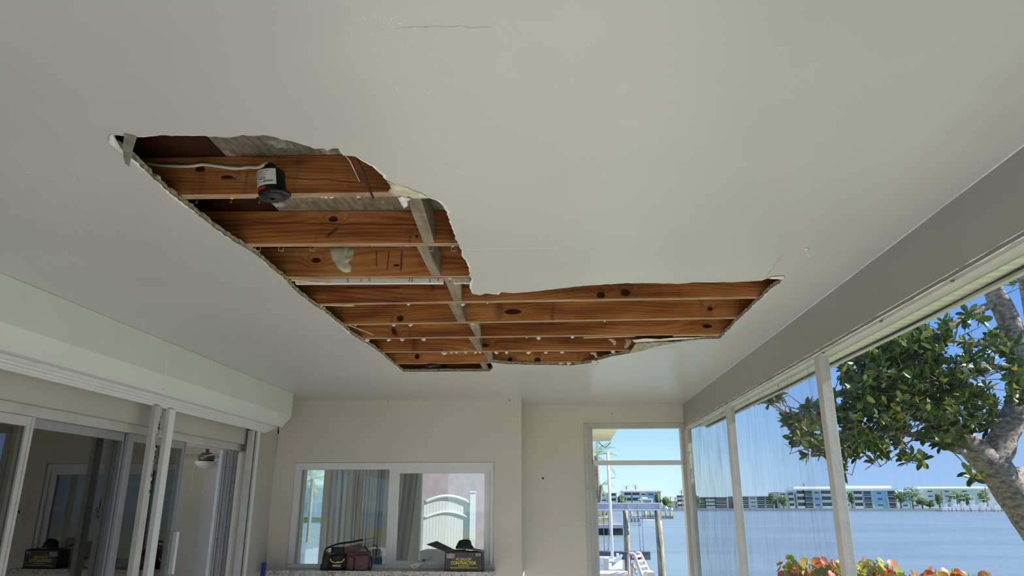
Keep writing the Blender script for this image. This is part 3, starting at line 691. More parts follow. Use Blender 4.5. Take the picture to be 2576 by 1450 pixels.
# ---------------------------------------------------------------- joists, blocking and what is left in the opening
ORD = ['nearest', 'second nearest', 'third', 'fourth', 'fifth', 'sixth', 'seventh', 'eighth', 'farthest']
J = [((480, 502), (1000, 495)), ((600, 622), (1150, 620)), ((730, 703), (1180, 701)), ((830, 769), (1900, 752)), ((900, 819), (1840, 803)),
     ((930, 854), (1800, 843)), ((960, 888), (1500, 884)), ((1000, 917), (1490, 912))]
JY = []
for a, b in J:
    p, q = at_z(*a, ZJ), at_z(*b, ZJ); JY.append((p.x, p.y, (q.y - p.y) / (q.x - p.x)))
JY.append((JY[-1][0], JY[-1][1] + .418, JY[-1][2]))
JT = .037
def jy(i, x): x0, y0, s = JY[i]; return y0 + s * (x - x0)      # back face of joist i
def kn(i, px, py, rx, rz):
    y0 = jy(i, -.3) - JT; q = at_y(px, py, y0); return (q.x, q.z, rx, rz)
KN = {0: [kn(0, 515, 437, .018, .010), kn(0, 580, 455, .022, .006)], 1: [kn(1, 845, 560, .020, .012), kn(1, 1050, 599, .006, .006)],
      2: [kn(2, 803, 663, .022, .013), kn(2, 1000, 672, .014, .006)], 3: [kn(3, 1512, 742, .022, .018), kn(3, 1574, 736, .026, .020)],
      4: [kn(4, 1007, 802, .020, .018), kn(4, 1290, 785, .05, .016), kn(4, 1786, 778, .016, .012)], 5: [kn(5, 992, 836, .014, .016), kn(5, 1780, 820, .03, .012)],
      6: [kn(6, 1220, 870, .03, .014)], 7: [kn(7, 1283, 905, .016, .018), kn(7, 1352, 907, .024, .022), kn(7, 1050, 898, .02, .02)], 8: [(-.9, 2.52, .02, .015)]}
def ln(i, a, b, w):
    y0 = jy(i, -.3) - JT; p, q = at_y(*a, y0), at_y(*b, y0); return (p.x, p.z, q.x, q.z, w)
SPL = {1: [ln(1, (640, 573), (1060, 570), .0035), ln(1, (825, 610), (860, 575), .011), ln(1, (838, 552), (860, 562), .008)], 2: [ln(2, (950, 682), (950, 630), .004), ln(2, (977, 690), (982, 632), .004), ln(2, (1010, 690), (1014, 632), .006)],
       0: [ln(0, (700, 452), (900, 462), .003), ln(0, (560, 462), (610, 458), .005)], 3: [ln(3, (870, 726), (1010, 724), .007)], 5: [ln(5, (985, 822), (1002, 848), .018)]}
for i in range(9):
    x0, x1 = -2.66, 1.28
    m = MB().prism([(x0, jy(i, x0) - JT, ZJ), (x1, jy(i, x1) - JT, ZJ), (x1, jy(i, x1), ZJ), (x0, jy(i, x0), ZJ)], (0, 0, ZD - ZJ - .001))
    what = ['with the black light housing hung in front of it', 'with a long horizontal crack and an X shaped knot mark', 'with dark vertical streaks and the white strip on its edge',
            'with two round knots near its right end', 'with a knot mark at mid span, behind the two knotted one', 'with square ended right end above the sagging plasterboard',
            'with plaster crumbs hanging all along its lower edge', 'just in front of the far torn edge', 'half hidden behind the small far light housing'][i]
    m.build('ceiling_joist', pine('joist_pine_%d' % i, KN[i], splits=SPL.get(i, ())), label='%s exposed pine joist %s' % (ORD[i], what), cat='joist', group='exposed ceiling joists', bevel=.0015)
M_blkw = grey_wood('weathered_block', (.29, .24, .17), (.16, .125, .08), (30, 3, 30), True, .25)
BL = [(0, 1, (1025, 505), (1060, 500), (1065, 612), (1093, 612)), (1, 2, (1048, 622), (1075, 622), (1085, 695), (1110, 697)), (2, 3, (1118, 706), (1160, 708), (1142, 760), (1163, 760)),
      (3, 4, (1130, 770), (1158, 770), (1152, 812), (1173, 812)), (4, 5, (1180, 819), (1207, 819), (1195, 845), (1209, 845)), (5, 6, (1181, 856), (1207, 856), (1200, 882), (1213, 882)), (6, 7, (1217, 890), (1238, 890), (1228, 908), (1239, 908))]
for k, (i, j, a, b, c_, d_) in enumerate(BL):
    P = [at_z(*q, ZJ).x for q in (a, b, c_, d_)]
    f0 = (P[0], P[1]); f1 = (P[2], max(P[3], P[2] + .034))
    ya, yb = lambda x: jy(i, x) + .001, lambda x: jy(j, x) - JT - .001
    poly = [(f0[0], ya(f0[0]), ZJ + .001), (f0[1], ya(f0[1]), ZJ + .001), (f1[1], yb(f1[1]), ZJ + .001), (f1[0], yb(f1[0]), ZJ + .001)]
    MB().prism(poly, (0, 0, .10)).build('blocking', M_blkw, label='grey wood blocking piece between the %s and %s exposed joists' % (ORD[i], ORD[j]), cat='wood block', group='blocking pieces between the joists', bevel=.0015)
# blocking in the last gap, beside the far corner of the opening
x0 = at_z(1222, 930, ZJ).x
MB().box(x0 - .02, x0 + .025, jy(7, x0) + .002, jy(8, x0) - JT - .002, ZJ, ZJ + .1).build('blocking', M_blkw, label='grey wood blocking at the far corner behind the eighth joist', cat='wood block', group='blocking pieces between the joists', bevel=.0015)

# painted batten left on the third joist
p, q = at_z(735, 708, 2.45), at_z(1183, 707, 2.45)
def yline(i, x, off): return jy(i, x) + off
m = MB(); xa, xb = -1.19, -.385
def plank(i, xa, xb, y0, y1, z0, z1, jit=.0, n=10):
    m = MB(); rows = [[], [], [], []]
    for k in range(n + 1):
        x = xa + (xb - xa) * k / n; j = lambda: R.gauss(0, jit)
        rows[0].append(Vector((x, jy(i, x) + y0 + j(), z0 + j()))); rows[1].append(Vector((x, jy(i, x) + y1 + j(), z0 + j())))
        rows[2].append(Vector((x, jy(i, x) + y1 + j(), z1))); rows[3].append(Vector((x, jy(i, x) + y0 + j(), z1)))
    m.sheet([rows[0], rows[1], rows[2], rows[3], rows[0]], 0, False)
    m.add([r[0] for r in rows], [(0, 1, 2, 3)]); m.add([r[-1] for r in rows], [(0, 1, 2, 3)]); return m
plank(2, xa, -.52, -.004, .020, ZC + .001, ZJ - .0005, .0004).build('painted_batten', M_white, label='long white painted strip left along the lower edge of the third joist', cat='batten')
plank(2, -.475, -.392, -.004, .020, ZC + .001, ZJ - .0005, .001).build('painted_batten', M_wt_old, label='short chipped white strip at the torn edge beside the grey blocking', cat='batten')
def splinter(pxs, z, w, th, lab, mat=M_spl, zs=None):
    P = [at_z(x, y, z if zs is None else zs[k]) for k, (x, y) in enumerate(pxs)]
    m = MB(); n = len(P); A = []
    for k, p in enumerate(P):
        t = (P[min(k + 1, n - 1)] - P[max(k - 1, 0)]).normalized(); nr = Vector((-t.y, t.x, 0)).normalized()
        ww = w if not isinstance(w, (list, tuple)) else w[k]
        A.append([p + nr * ww / 2, p - nr * ww / 2, p - nr * ww / 2 + Vector((0, 0, th)), p + nr * ww / 2 + Vector((0, 0, th)), p + nr * ww / 2])
    m.sheet(A, 0, False); m.add(A[0][:4], [(0, 1, 2, 3)]); m.add(A[-1][:4], [(0, 1, 2, 3)])
    return m.build('wood_splinter', mat, label=lab, cat='wood splinter')
splinter([(732, 706), (770, 710), (810, 712), (831, 714)], 2.434, [.016, .018, .012, .002], .008, 'pale pointed wood splinter at the left end of the white strip')
splinter([(808, 769), (850, 769.5), (890, 770.5)], 2.437, [.010, .016, .014], .008, 'pale wood splinter under the fourth joist at the left edge')
splinter([(870, 817), (905, 830), (940, 844)], 2.45, [.006, .007, .005], .004, 'thin straight lath pointing out from under the left torn edge', zs=[2.458, 2.45, 2.44])
splinter([(1468, 851.5), (1530, 849), (1598, 847)], ZJ - .008, [.006, .013, .014], .006, 'long yellow sliver under the sixth joist left of the sagging plasterboard')
splinter([(1693, 846.5), (1750, 845), (1808, 844.5)], ZJ - .009, [.012, .014, .013], .007, 'long yellow sliver under the sixth joist at its square right end')
splinter([(868, 392), (880, 405), (905, 458)], 2.455, [.002, .003, .0016], .0015, 'very thin bright splinter beside the dark hanging lath', M_spl, [2.46, 2.455, 2.44])
M_dkw = pine('dark_lath', tint=(.24, .21, .21), edge=False)
splinter([(880, 392), (905, 440), (918, 458)], 2.46, [.034, .034, .018], .006, 'dark brown broken lath hanging across the nearest joist', M_dkw, [2.47, 2.45, 2.447])
splinter([(915, 452), (930, 480), (939, 500)], 2.45, [.009, .008, .006], .004, 'dark wood shard below the broken lath on the nearest joist', M_dkw, [2.451, 2.445, 2.44])
M_lath = grey_wood('grey_lath', (.24, .23, .19), (.13, .125, .10), (60, 60, 8), False)
splinter([(329, 341), (321, 375), (320, 400), (321, 413), (325, 419)], 2.43, [.030, .026, .018, .012, .002], .004, 'dark grey torn strip dangling at the near left tip of the opening', M_lath, [2.437, 2.42, 2.41, 2.407, 2.405])

# wire staples under the second joist
def staple(px, py, lab):
    m = MB(); c = at_z(px, py, ZJ); w, h = .0085, .018
    y = c.y - .004
    m.tube([(c.x - w, y, ZJ + .004), (c.x - w, y, ZJ - h), (c.x + w, y + .004, ZJ - h - .001), (c.x + w, y + .004, ZJ + .004)], .0011, 6)
    return m.build('wire_staple', M_galv, label=lab, cat='staple', group='wire staples under the second joist')
for px, lab in ((650, 'leftmost wire staple under the second joist'), (708, 'second wire staple from the left torn edge under the second joist'), (787, 'wire staple left of the hanging paper scrap'),
                (1084, 'wire staple just right of the grey blocking'), (1142, 'rightmost wire staple near the right torn edge')):
    staple(px, 621, lab)

# nails left in the joists (counted one by one in the photo)
NL = {0: [(500, 0), (587, 0), (660, 0), (905, 0)], 1: [(905, 0), (932, 0), (1015, 0)], 2: [(755, 1), (910, 1), (1036, 1), (1104, 0), (1132, 0), (1032, 0), (1082, 0), (929, 0), (875, 0)],
      3: [(848, 0), (956, 1), (1026, 1), (1226, 1), (1440, 1), (1556, 1), (1646, 1), (1755, 1), (1867, 1)], 4: [(992, 1), (1032, 1), (1085, 0), (1110, 1), (1243, 0), (1244, 0), (1351, 0), (1449, 1), (1521, 1), (1614, 0), (1727, 0), (1818, 1)],
      5: [(952, 0), (1105, 0), (1279, 0), (1418, 0)], 6: [(1021, 0), (1170, 1), (1190, 1), (1207, 1), (1434, 1)], 7: [(1279, 0), (1336, 0), (1423, 0)]}
nail_by = {}
NTH = ['leftmost', 'second from the left', 'third from the left', 'fourth from the left', 'fifth from the left', 'sixth from the left', 'seventh from the left', 'eighth from the left', 'ninth from the left', 'tenth from the left', 'eleventh from the left', 'twelfth from the left', 'thirteenth from the left']
def nth(k, n): return 'rightmost' if k == n - 1 and n > 1 else NTH[k]
for i, L in NL.items():
    L = sorted(set(L))
    for kk, (px, cr) in enumerate(L):
        (a, b) = J[i]; py = a[1] + (b[1] - a[1]) * (px - a[0]) / (b[0] - a[0])
        c = at_z(px, py, ZJ); y = jy(i, c.x) - .004 - R.random() * .006; ln_ = .010 + R.random() * .009; tx = R.gauss(0, .003); r = .0013
        m = MB().tube([(c.x, y, ZJ + .003), (c.x + tx, y, ZJ - ln_)], r, 6).lathe([(0, -.0012), (.0036, -.0010), (.0036, .0006), (0, .0008)], (c.x + tx, y, ZJ - ln_), 8)
        m.build('drywall_nail', M_nail, label='small nail under the %s joist, %s in its row' % (ORD[i], nth(kk, len(L))), cat='nail', group='nails under the %s joist' % ORD[i])

def crumb_mb(c, r, seed):
    rr = random.Random(seed); m = MB(); vs = []; n = 7
    for (f, z) in ((.35, -.9), (.9, -.35), (1, .25), (.55, .7)):
        for k in range(n):
            a = 2 * math.pi * k / n; q = r * f * (.6 + .7 * rr.random()); vs.append(c + Vector((q * math.cos(a) * 1.25, q * math.sin(a) * .8, r * z * (.7 + .5 * rr.random()))))
    m.add(vs, [(i * n + j, i * n + (j + 1) % n, (i + 1) * n + (j + 1) % n, (i + 1) * n + j) for i in range(3) for j in range(n)])
    m.add(vs[:n], [tuple(range(n))]); m.add(vs[-n:], [tuple(range(n))]); return m
CR = {0: [(587, 5), (822, 6), (836, 7), (812, 5), (905, 7)], 1: [(1140, 5)], 2: [(1133, 6)], 3: [(1028, 6), (1165, 9), (1226, 4), (808, 7)], 4: [(992, 7), (1033, 8), (1190, 7), (1521, 4), (955 - 60, 4)],
      5: [(925, 9), (979, 9), (1013, 9), (1067, 9), (1355, 10), (1440, 7), (1325, 4)], 6: [(964, 7), (1118, 9), (1136, 6), (1149, 5), (1172, 6), (1196, 6), (1208, 5), (1249, 8), (1275, 7), (1330, 9), (1374, 8), (1414, 8), (1541, 8)], 7: [(1300, 7), (1345, 7), (1392, 9), (1410, 8), (1430, 9)]}
for i, L in CR.items():
    L = sorted(L)
    for n_, (px, r) in enumerate(L):
        (a, b) = J[i]; py = a[1] + (b[1] - a[1]) * (px - a[0]) / (b[0] - a[0]); c = at_z(px, py, ZJ)
        rr = r * .00095 * (c.y / 2.6) ** .75
        crumb_mb(Vector((c.x, jy(i, c.x) - .010, ZJ - rr * .5)), rr, i * 50 + n_).build('plaster_crumb', M_paper, label='white plaster crumb under the %s joist, %s in its row' % (ORD[i], nth(n_, len(L))), cat='plaster crumb', group='plaster crumbs on the %s joist' % ORD[i])

# torn scraps of face paper
def scrap(pxs, zs, lab, mat, name='paper_scrap', th=.0012, Yp=None):
    P = [(at_z(x, y, z) if Yp is None else at_y(x, y, Yp + z)) for (x, y), z in zip(pxs, zs)]
    n = len(P); m = MB(); q = []
    for i in range(n):
        a, b = P[i], P[(i + 1) % n]; k = max(1, int((b - a).length / .004))
        for j in range(k): q.append(a + (b - a) * j / k + Vector((R.gauss(0, .0005), R.gauss(0, .0005), R.gauss(0, .0005))))
    c = sum(q, Vector()) / len(q); mid = [c + (p - c) * .55 + Vector((0, -.002, -.003 + R.gauss(0, .0006))) for p in q]; N = len(q)
    m.add(q + mid + [c + Vector((0, 0, -.002))], [(i, (i + 1) % N, N + (i + 1) % N, N + i) for i in range(N)] + [(N + i, N + (i + 1) % N, 2 * N) for i in range(N)], 0, True)
    return m.build(name, mat, label=lab, cat='paper scrap', solid=th)
y3 = jy(1, -.7) + .02
scrap([(833, 626), (842, 620), (857, 620), (868, 624), (880, 623), (890, 628), (889, 640), (884, 652), (877, 657), (876, 664), (884, 670), (882, 684), (872, 686), (862, 684), (852, 676), (843, 664), (835, 650), (831, 636)], [0, 0, 0, 0, .01, .01, .01, .0, 0, 0, .005, .005, 0, 0, 0, 0, 0, 0], 'yellowed scrap of torn paper hanging below the second joist', M_paper_y, Yp=y3)
ww_ = at_y(860, 640, y3 - .006)
strip_ = MB(); P = [at_y(x, y, y3 - .010) for x, y in ((855, 622), (862, 640), (866, 658), (870, 682))]
scrap([(972, 455), (997, 463), (1018, 470), (1040, 480), (1061, 487), (1079, 499), (1050, 500), (1037, 498), (1028, 492), (1018, 505), (1003, 496), (991, 494), (979, 488), (977, 480), (984, 474), (979, 464)], [2.438, 2.438, 2.438, 2.438, 2.438, 2.438, 2.444, 2.442, 2.44, 2.437, 2.436, 2.44, 2.44, 2.44, 2.44, 2.439], 'greenish torn paper flap where the upper right edge of the opening bends', M_paper_y, 'paper_flap')
scrap([(1000, 497), (1010, 494), (1022, 497), (1035, 501), (1024, 505), (1026, 518), (1015, 525), (1010, 515)], [2.434, 2.432, 2.434, 2.437, 2.434, 2.432, 2.43, 2.431], 'white crumpled paper scrap at the top of the nearest grey blocking', M_paper)
scrap([(1490, 907), (1502, 908), (1505, 915), (1500, 919), (1497, 924), (1490, 919), (1486, 913)], [2.437, 2.436, 2.43, 2.428, 2.425, 2.427, 2.434], 'small torn scrap dangling below the far edge left of the bright ceiling patch', M_paper_y)
scrap([(1526, 852), (1540, 852), (1549, 858), (1550, 866), (1545, 870), (1541, 862), (1533, 856)], [0, 0, -.01, -.01, -.015, -.01, 0], 'curled pale paper hanging below the sixth joist, left one of two', M_paper, Yp=jy(5, .3) + .01)
scrap([(1571, 853), (1586, 853), (1589, 860), (1580, 873), (1573, 878), (1570, 872), (1576, 860)], [0, 0, 0, -.01, -.015, -.01, 0], 'limp pale paper tongue hanging beside the sagging plasterboard', M_paper_y, Yp=jy(5, .36) + .01)
scrap([(1484, 886), (1500, 885), (1501, 892), (1504, 900), (1497, 899), (1493, 892), (1485, 890)], [0, 0, 0, -.01, -.01, -.005, 0], 'bent pale paper tab under the seventh joist near the far edge', M_paper, Yp=jy(6, .2) + .01)
scrap([(1929, 700), (1945, 697), (1972, 695), (1976, 699), (1971, 704), (1958, 702), (1940, 702)], [2.438, 2.437, 2.437, 2.437, 2.434, 2.436, 2.438], 'white peeling paint curl at the far right tip of the opening', M_paper)
scrap([(270, 358), (275, 340), (284, 338), (290, 348), (305, 372), (325, 395), (318, 397), (295, 380)], [2.4385, 2.4385, 2.4388, 2.4388, 2.4388, 2.4388, 2.4385, 2.4385], 'peeled bare patch at the near left tip of the opening', M_paper, 'peeled_paint', .0006)
# plasterboard that sags off the joist: a wedge with its broken core showing
P = [at_z(x, y, z) for x, y, z in ((1583, 890, 2.4385), (1600, 866, 2.452), (1650, 862, 2.452), (1700, 857, 2.452), (1800, 851, 2.450), (1773, 853.8, 2.4390), (1725, 858.5, 2.4388), (1677, 868.5, 2.4388), (1645.6, 874.5, 2.4388), (1614, 884.5, 2.4388))]
m = MB().prism(P, (0, 0, .008)); m.build('sagging_plasterboard', M_gyp, label='broken wedge of plasterboard core sagging at the far right edge of the opening', cat='plasterboard')
P = [(1590, 856), (1625, 852), (1660, 853), (1700, 850), (1760, 849), (1808, 847), (1700, 855), (1650, 858), (1612, 859), (1596, 862)]
scrap(P, [2.452] * len(P), 'ragged white paper edge along the top of the sagging plasterboard', M_paper, 'paper_edge')

# light housings
def light_housing(c, lean, lab, sticker):
    e = empty('light_housing', c, lab, 'light housing')
    M_ = Matrix.Rotation(rad(lean), 4, 'Y') @ Matrix.Rotation(rad(4), 4, 'X')
    rB_, rF, H = .0395, .0475, .094
    ob = []
    ob.append(MB().lathe([(rB_ * .2, -.006), (rB_, -.004), (rB_, 0), (rB_ + .003, .01), (rB_ + .001, H - .016), (rB_ - .006, H - .006), (rB_ - .016, H), (0, H)], c, 36, M=M_).build('can_body', M_black, e))
    fm = MB().lathe([(0, .002), (rF * .9, .001), (rF, .004), (rF, .009), (rF * .85, .012), (rB_ * .9, .014), (0, .014)], c + Vector((.009, 0, 0)), 40, M=M_)
    fm.build('flange', M_black, e)
    ribm = MB()
    for k in range(8):
        a = rad(45 * k + 10); Mr = Matrix.Translation(c) @ M_ @ Matrix.Rotation(a, 4, 'Z'); ribm.box(.022, .049, -.0012, .0012, -.0012, .003, M=Mr)
    ribm.build('ribs', M_black, e)
    Mt = Matrix.Translation(c) @ M_
    MB().box(-.016, .014, -.014, .014, H - .002, H + .014, M=Mt).box(-.008, .008, -.010, .010, H + .014, H + .020, M=Mt).build('cable_clamp', M_black, e, bevel=.003)
    MB().lathe([(0, -.004), (.0055, -.003), (.0055, .001), (0, .001)], c + M_ @ Vector((-.012, -.02, -.001)), 14, M=M_).build('screw', M_galv, e)
    return e, M_, Mt, rB_, H
qf = at_y(686, 493, 1.985)
e1, Mx, Mt, rb, H = light_housing(Vector((qf.x, 1.985, qf.z - .004)), -7, 'black canless light housing with a white printed label hanging at the nearest joist', True)
def curved(Mt, rb, a0, a1, z0, z1, off=.0012, n=18, corner=0):
    rows = []
    for z in (z0, z1): rows.append([Mt @ Vector(((rb + .0032 + off) * math.cos(rad(a0 + (a1 - a0) * i / n)), (rb + .0032 + off) * math.sin(rad(a0 + (a1 - a0) * i / n)), z)) for i in range(n + 1)])
    return MB().sheet(rows)
lb = curved(Mt, rb, -150, -52, .026, .078); L1 = lb.build('label', plain('label_paper', (.78, .77, .72), .5, var=.02), e1)
dk = plain('label_ink', (.10, .09, .08), .6)
ink = MB(); gi = []
def bar(a0, a1, z0, z1):
    s = curved(Mt, rb, a0, a1, z0, z1, .0017, 4); ink.add(s.v, s.f)
rr = random.Random(3)
def words(a0, a1, z, h, gap=.8):
    a = a0
    while a < a1:
        w = 2.2 + rr.random() * 5; bar(a, min(a + w, a1), z, z + h); a += w + gap
words(-143, -78, .0715, .0016); words(-143, -100, .0683, .0013)
for k in range(6): words(-144, -124, .064 - k * .0032, .0010, .5)
for k in range(2): words(-122, -90, .0645 - k * .0055, .0012)
words(-120, -98, .054, .0012); words(-120, -92, .0505, .0012)
words(-146, -125, .037, .0020, .3); words(-138, -126, .0330, .0012, .4)
a = -103
while a < -66:
    w = .5 + rr.random() * 1.2; bar(a, a + w, .034, .0405); a += w + .5 + rr.random() * .7
for a in (-121, -117.5, -112.5, -109): bar(a, a + 2.0, .0345, .0385)
ink.build('printing', dk, L1)
# the line of bold characters on the label
def text(body, size, M, mat, parent, name='lettering', ext=.0003, align='CENTER', sx=1.0, bold=0.0):
    cu = bpy.data.curves.new(name, 'FONT'); cu.body = body; cu.size = size; cu.extrude = ext; cu.align_x = align; cu.align_y = 'CENTER'; cu.offset = bold
    o = bpy.data.objects.new(name, cu); C.objects.link(o); cu.materials.append(mat)
    bpy.context.view_layer.update()
    me = bpy.data.meshes.new_from_object(o.evaluated_get(bpy.context.evaluated_depsgraph_get())); bpy.data.objects.remove(o)
    me.materials.clear(); me.materials.append(mat); me.transform(Matrix.Translation(-WL[parent.name]) @ M @ Matrix.Diagonal((sx, 1, 1, 1)))
    o = bpy.data.objects.new(name, me); C.objects.link(o); o.parent = parent; WL[o.name] = WL[parent.name].copy(); return o
am = rad(-108); rr0 = rb + .0032 + .0020
Mtx = Mt @ Matrix.Translation((rr0 * math.cos(am), rr0 * math.sin(am), .0455)) @ Matrix.Rotation(am + math.pi / 2, 4, 'Z') @ Matrix.Rotation(math.pi / 2, 4, 'X')
text('E-W-T35', .0062, Mtx, dk, L1, bold=.0001)
curved(Mt, rb, -138, -96, .013, .0225, .0008, 10).build('red_tab', M_red, e1)
# far one
q2 = at_z(1087, 919, ZJ - .004)
e2, _, Mt2, _, _ = light_housing(Vector((q2.x, q2.y, ZJ - .010)), 0, 'small black light housing with a red tag far back in the opening', False)
MB().box(-.012, .004, -.03, -.022, -.018, -.004, M=Mt2 @ Matrix.Rotation(rad(30), 4, 'Y')).build('red_tag', M_red, e2, bevel=.001)
# white cable from the left edge to the first housing, with its clips
yc = jy(0, -.9) - JT - .006
pts = [(372, 412), (400, 416), (440, 418), (480, 418), (510, 414), (540, 417), (575, 422), (600, 424), (625, 421), (650, 421), (668, 427), (680, 436)]
P = []
for k, (x, y) in enumerate(pts):
    q = at_y(x, y, yc); P.append(at_y(x, y, jy(0, q.x) - JT - .0062 - (.0 if k < 9 else .012 * (k - 8))))
P[-1] = Mt @ Vector((-.004, 0, H + .016)); P[-2] = (P[-1] + P[-3]) * .5 + Vector((.004, 0, .008))
def smooth(P, n=6):
    out = []
    for i in range(len(P) - 1):
        p0, p1, p2, p3 = P[max(i - 1, 0)], P[i], P[i + 1], P[min(i + 2, len(P) - 1)]
        for k in range(n):
            t = k / n; out.append(.5 * ((2 * p1) + (p2 - p0) * t + (2 * p0 - 5 * p1 + 4 * p2 - p3) * t * t + (3 * p1 - p0 - 3 * p2 + p3) * t ** 3))
    return out + [P[-1]]
ce = empty('electrical_cable', P[0], 'white electrical cable running along the nearest joist to the black housing', 'cable')
MB().tube([P[0] + Vector((-.12, .004, .004))] + smooth(P), .0052, 10).build('sheath', M_cable, ce)
for px, py in ((605, 424),):
    c = at_y(px, py, yc); MB().box(c.x - .0014, c.x + .0014, yc - .0075, yc + .004, c.z - .012, c.z + .0066).build('clip', M_nail, ce)

# hooks and stubs on the ceiling
def hook(px, py, s, lab, rot=0):
    c = at_z(px, py, ZC); m = MB()
    m.lathe([(0, -.0004), (.010 * s, -.0008), (.009 * s, -.004 * s), (.004 * s, -.006 * s), (0, -.006 * s)], c, 14)
    P = [Vector((0, 0, -.004)), Vector((.001, 0, -.016)), Vector((.003, 0, -.026)), Vector((.008, 0, -.033)), Vector((.013, 0, -.031)), Vector((.0145, 0, -.026))]
    Rm = Matrix.Rotation(rad(rot), 4, 'Z'); m.tube(smooth([c + (Rm @ p) * s for p in P], 4), [.0030 * s] * 20 + [.0022 * s], 8)
    return m.build('ceiling_hook', M_white, label=lab, cat='hook')
hook(2028, 626, .95, 'white screw hook in the ceiling right of the opening, the larger and nearer', 10)
hook(1779, 897, .95, 'white screw hook in the ceiling beyond the opening toward the screens', 10)
for px, py, lab in ((977, 1010, 'small pale hook stub where ceiling meets wall above the window'), (1282, 1010, 'small pale stub on the wall top near the recess corner')):
    c = at_y(px, py, Y_N - .004); MB().tube([c + Vector((0, 0, .012)), c + Vector((.001, -.002, -.004)), c + Vector((.002, -.006, -.016))], [.005, .004, .0025], 8).build('wall_stub', M_paper_y, label=lab, cat='stub')
c = at_x(2028, 793, XR(2.9)); MB().box(c.x - .003, c.x - .0002, c.y - .004, c.y + .004, c.z - .014, c.z + .014).build('paint_chip', M_paper, label='small upright white chip on the grey beam above the screens', cat='paint chip')
for px, py, lab in ((2396, 706, 'rust brown screw stub under the beam edge near the frame side'), (2216, 808, 'black screw stub under the beam between the tree and the post'), (2072, 887, 'black screw stub beside the head of the tall white post')):
    c = at_z(px, py, 2.182); m = MB().lathe([(0, -.006), (.004, -.006), (.007, -.001), (.007, .001), (0, .001)], c, 10); m.build('screw_stub', M_nail, label=lab, cat='screw')
c = at_z(1957, 962, 2.215); MB().tube([c, c + Vector((0, 0, -.028))], .0022, 6).lathe([(0, -.003), (.007, 0), (0, .001)], c + Vector((0, 0, -.028)), 8).build('hanging_screw', M_black, label='long black screw hanging from the vented soffit left of the tall post', cat='screw')
c = at_y(1366, 1204, Y_D); MB().lathe([(0, -.004), (.010, -.003), (.010, .001), (0, .001)], c, 14, M=Matrix.Rotation(rad(90), 4, 'X')).build('wall_plug', M_black, label='small round black hole plug in the recessed wall', cat='wall plug')
c = at_y(1540, 1041, Y_D); MB().lathe([(0, -.003), (.006, -.002), (.006, .001), (0, .001)], c, 12, M=Matrix.Rotation(rad(90), 4, 'X')).build('wall_screw', M_nail, label='tiny dark screw head above the doorway', cat='screw')
c = Vector((-2.49, 6.20, 2.118)); m = MB().tube([c + Vector((0, 0, .025)), c + Vector((.004, 0, -.005)), c + Vector((.008, 0, -.03)), c + Vector((.004, 0, -.045)), c + Vector((.0, 0, -.03)), c + Vector((-.002, 0, .0))], .0035, 6)
m.build('wire_end', M_blk_m, label='dark stub of wire hanging under the end of the shutter box', cat='wire')
mb = MB(); pts = [(700, 1100), (693, 1160), (686, 1225), (680, 1290), (674, 1360), (668, 1445)]
mb.tube([at_y(x, y, Y_N - .006) for x, y in pts], .003, 5).build('bell_wire', M_paper, label='thin pale wire running down the corner beside the window wall', cat='wire')
for zz in (2.137,): pass

# ---------------------------------------------------------------- things on the sill
ZS = .933
# contractor bag box
bx0, bx1 = at_y(1119, 1430, 6.52).x, at_y(1213, 1430, 6.52).x; bz1 = at_y(1165, 1389, 6.52).z; yb0, yb1 = 6.515, 6.68
e = empty('bag_box', ((bx0 + bx1) / 2, 6.6, ZS), 'dark grey contractor bag box with yellow lettering and open flaps on the sill', 'box')
M_boxp = plain('box_print_grey', (.075, .068, .066), .45, var=.25, sc=14)
m = MB().box(bx0, bx1, yb0, yb0 + .004, ZS, bz1).box(bx0, bx1, yb1 - .004, yb1, ZS, bz1).box(bx0, bx0 + .004, yb0, yb1, ZS, bz1).box(bx1 - .004, bx1, yb0, yb1, ZS, bz1).box(bx0, bx1, yb0, yb1, ZS, ZS + .004)
m.build('carton', M_boxp, e)
MB().box(bx0, bx1, yb0 - .0008, yb0, bz1 - .006, bz1).box(bx0, bx1, yb0 - .0008, yb0, ZS, ZS + .005).box(bx0, bx0 + .005, yb0 - .0008, yb0, ZS, bz1).box(bx1 - .005, bx1, yb0 - .0008, yb0, ZS, bz1).build('dark_edges', M_black, e)
xm = (bx0 + bx1) / 2
def front(x, z): return Matrix.Translation((x, yb0 - .0012, z)) @ Matrix.Rotation(rad(90), 4, 'X')
h_ = bz1 - ZS
def bz(py): return at_y(1165, py, yb0).z
text('42 GALLON', .029, front(xm, bz(1408)), M_yel, e, sx=.86, bold=.0006)
text('CONTRACTOR', .037, front(xm, bz(1417.5)), M_yel, e, sx=.86, bold=.0010)
text('CLEAN-UP BAGS', .014, front(xm, bz(1425.2)), M_yel, e, sx=.95, bold=.0003)
MB().box(xm - .115, xm + .125, yb0 - .0012, yb0, bz(1430.2), bz(1428.8)).build('yellow_line', M_yel, e)
MB().box(bx0 + .012, bx0 + .085, yb0 - .0012, yb0, ZS + h_ * .66, ZS + h_ * .90).build('pink_panel', plain('pink_print', (.46, .30, .33), .5, var=.25, sc=40), e)
bc = MB(); x = bx1 - .055
rr = random.Random(5)
bc.box(bx1 - .056, bx1 - .016, yb0 - .0012, yb0, bz1 - .034, bz1 - .012)
bcp = bc.build('barcode', plain('barcode_white', (.72, .72, .76), .5), e); bk = MB(); x = bx1 - .050
while x < bx1 - .02:
    w = .0008 + rr.random() * .0016; bk.box(x, x + w, yb0 - .0016, yb0 - .001, bz1 - .034, bz1 - .012); x += w + .0016
bk.build('bars', M_black, bcp)
def flap(a, b, c_, d_, th=.003): return MB().prism([a, b, c_, d_], (0, 0, th))
P1, P2 = at_y(1073, 1371, 6.54), at_y(1120, 1389, 6.53)
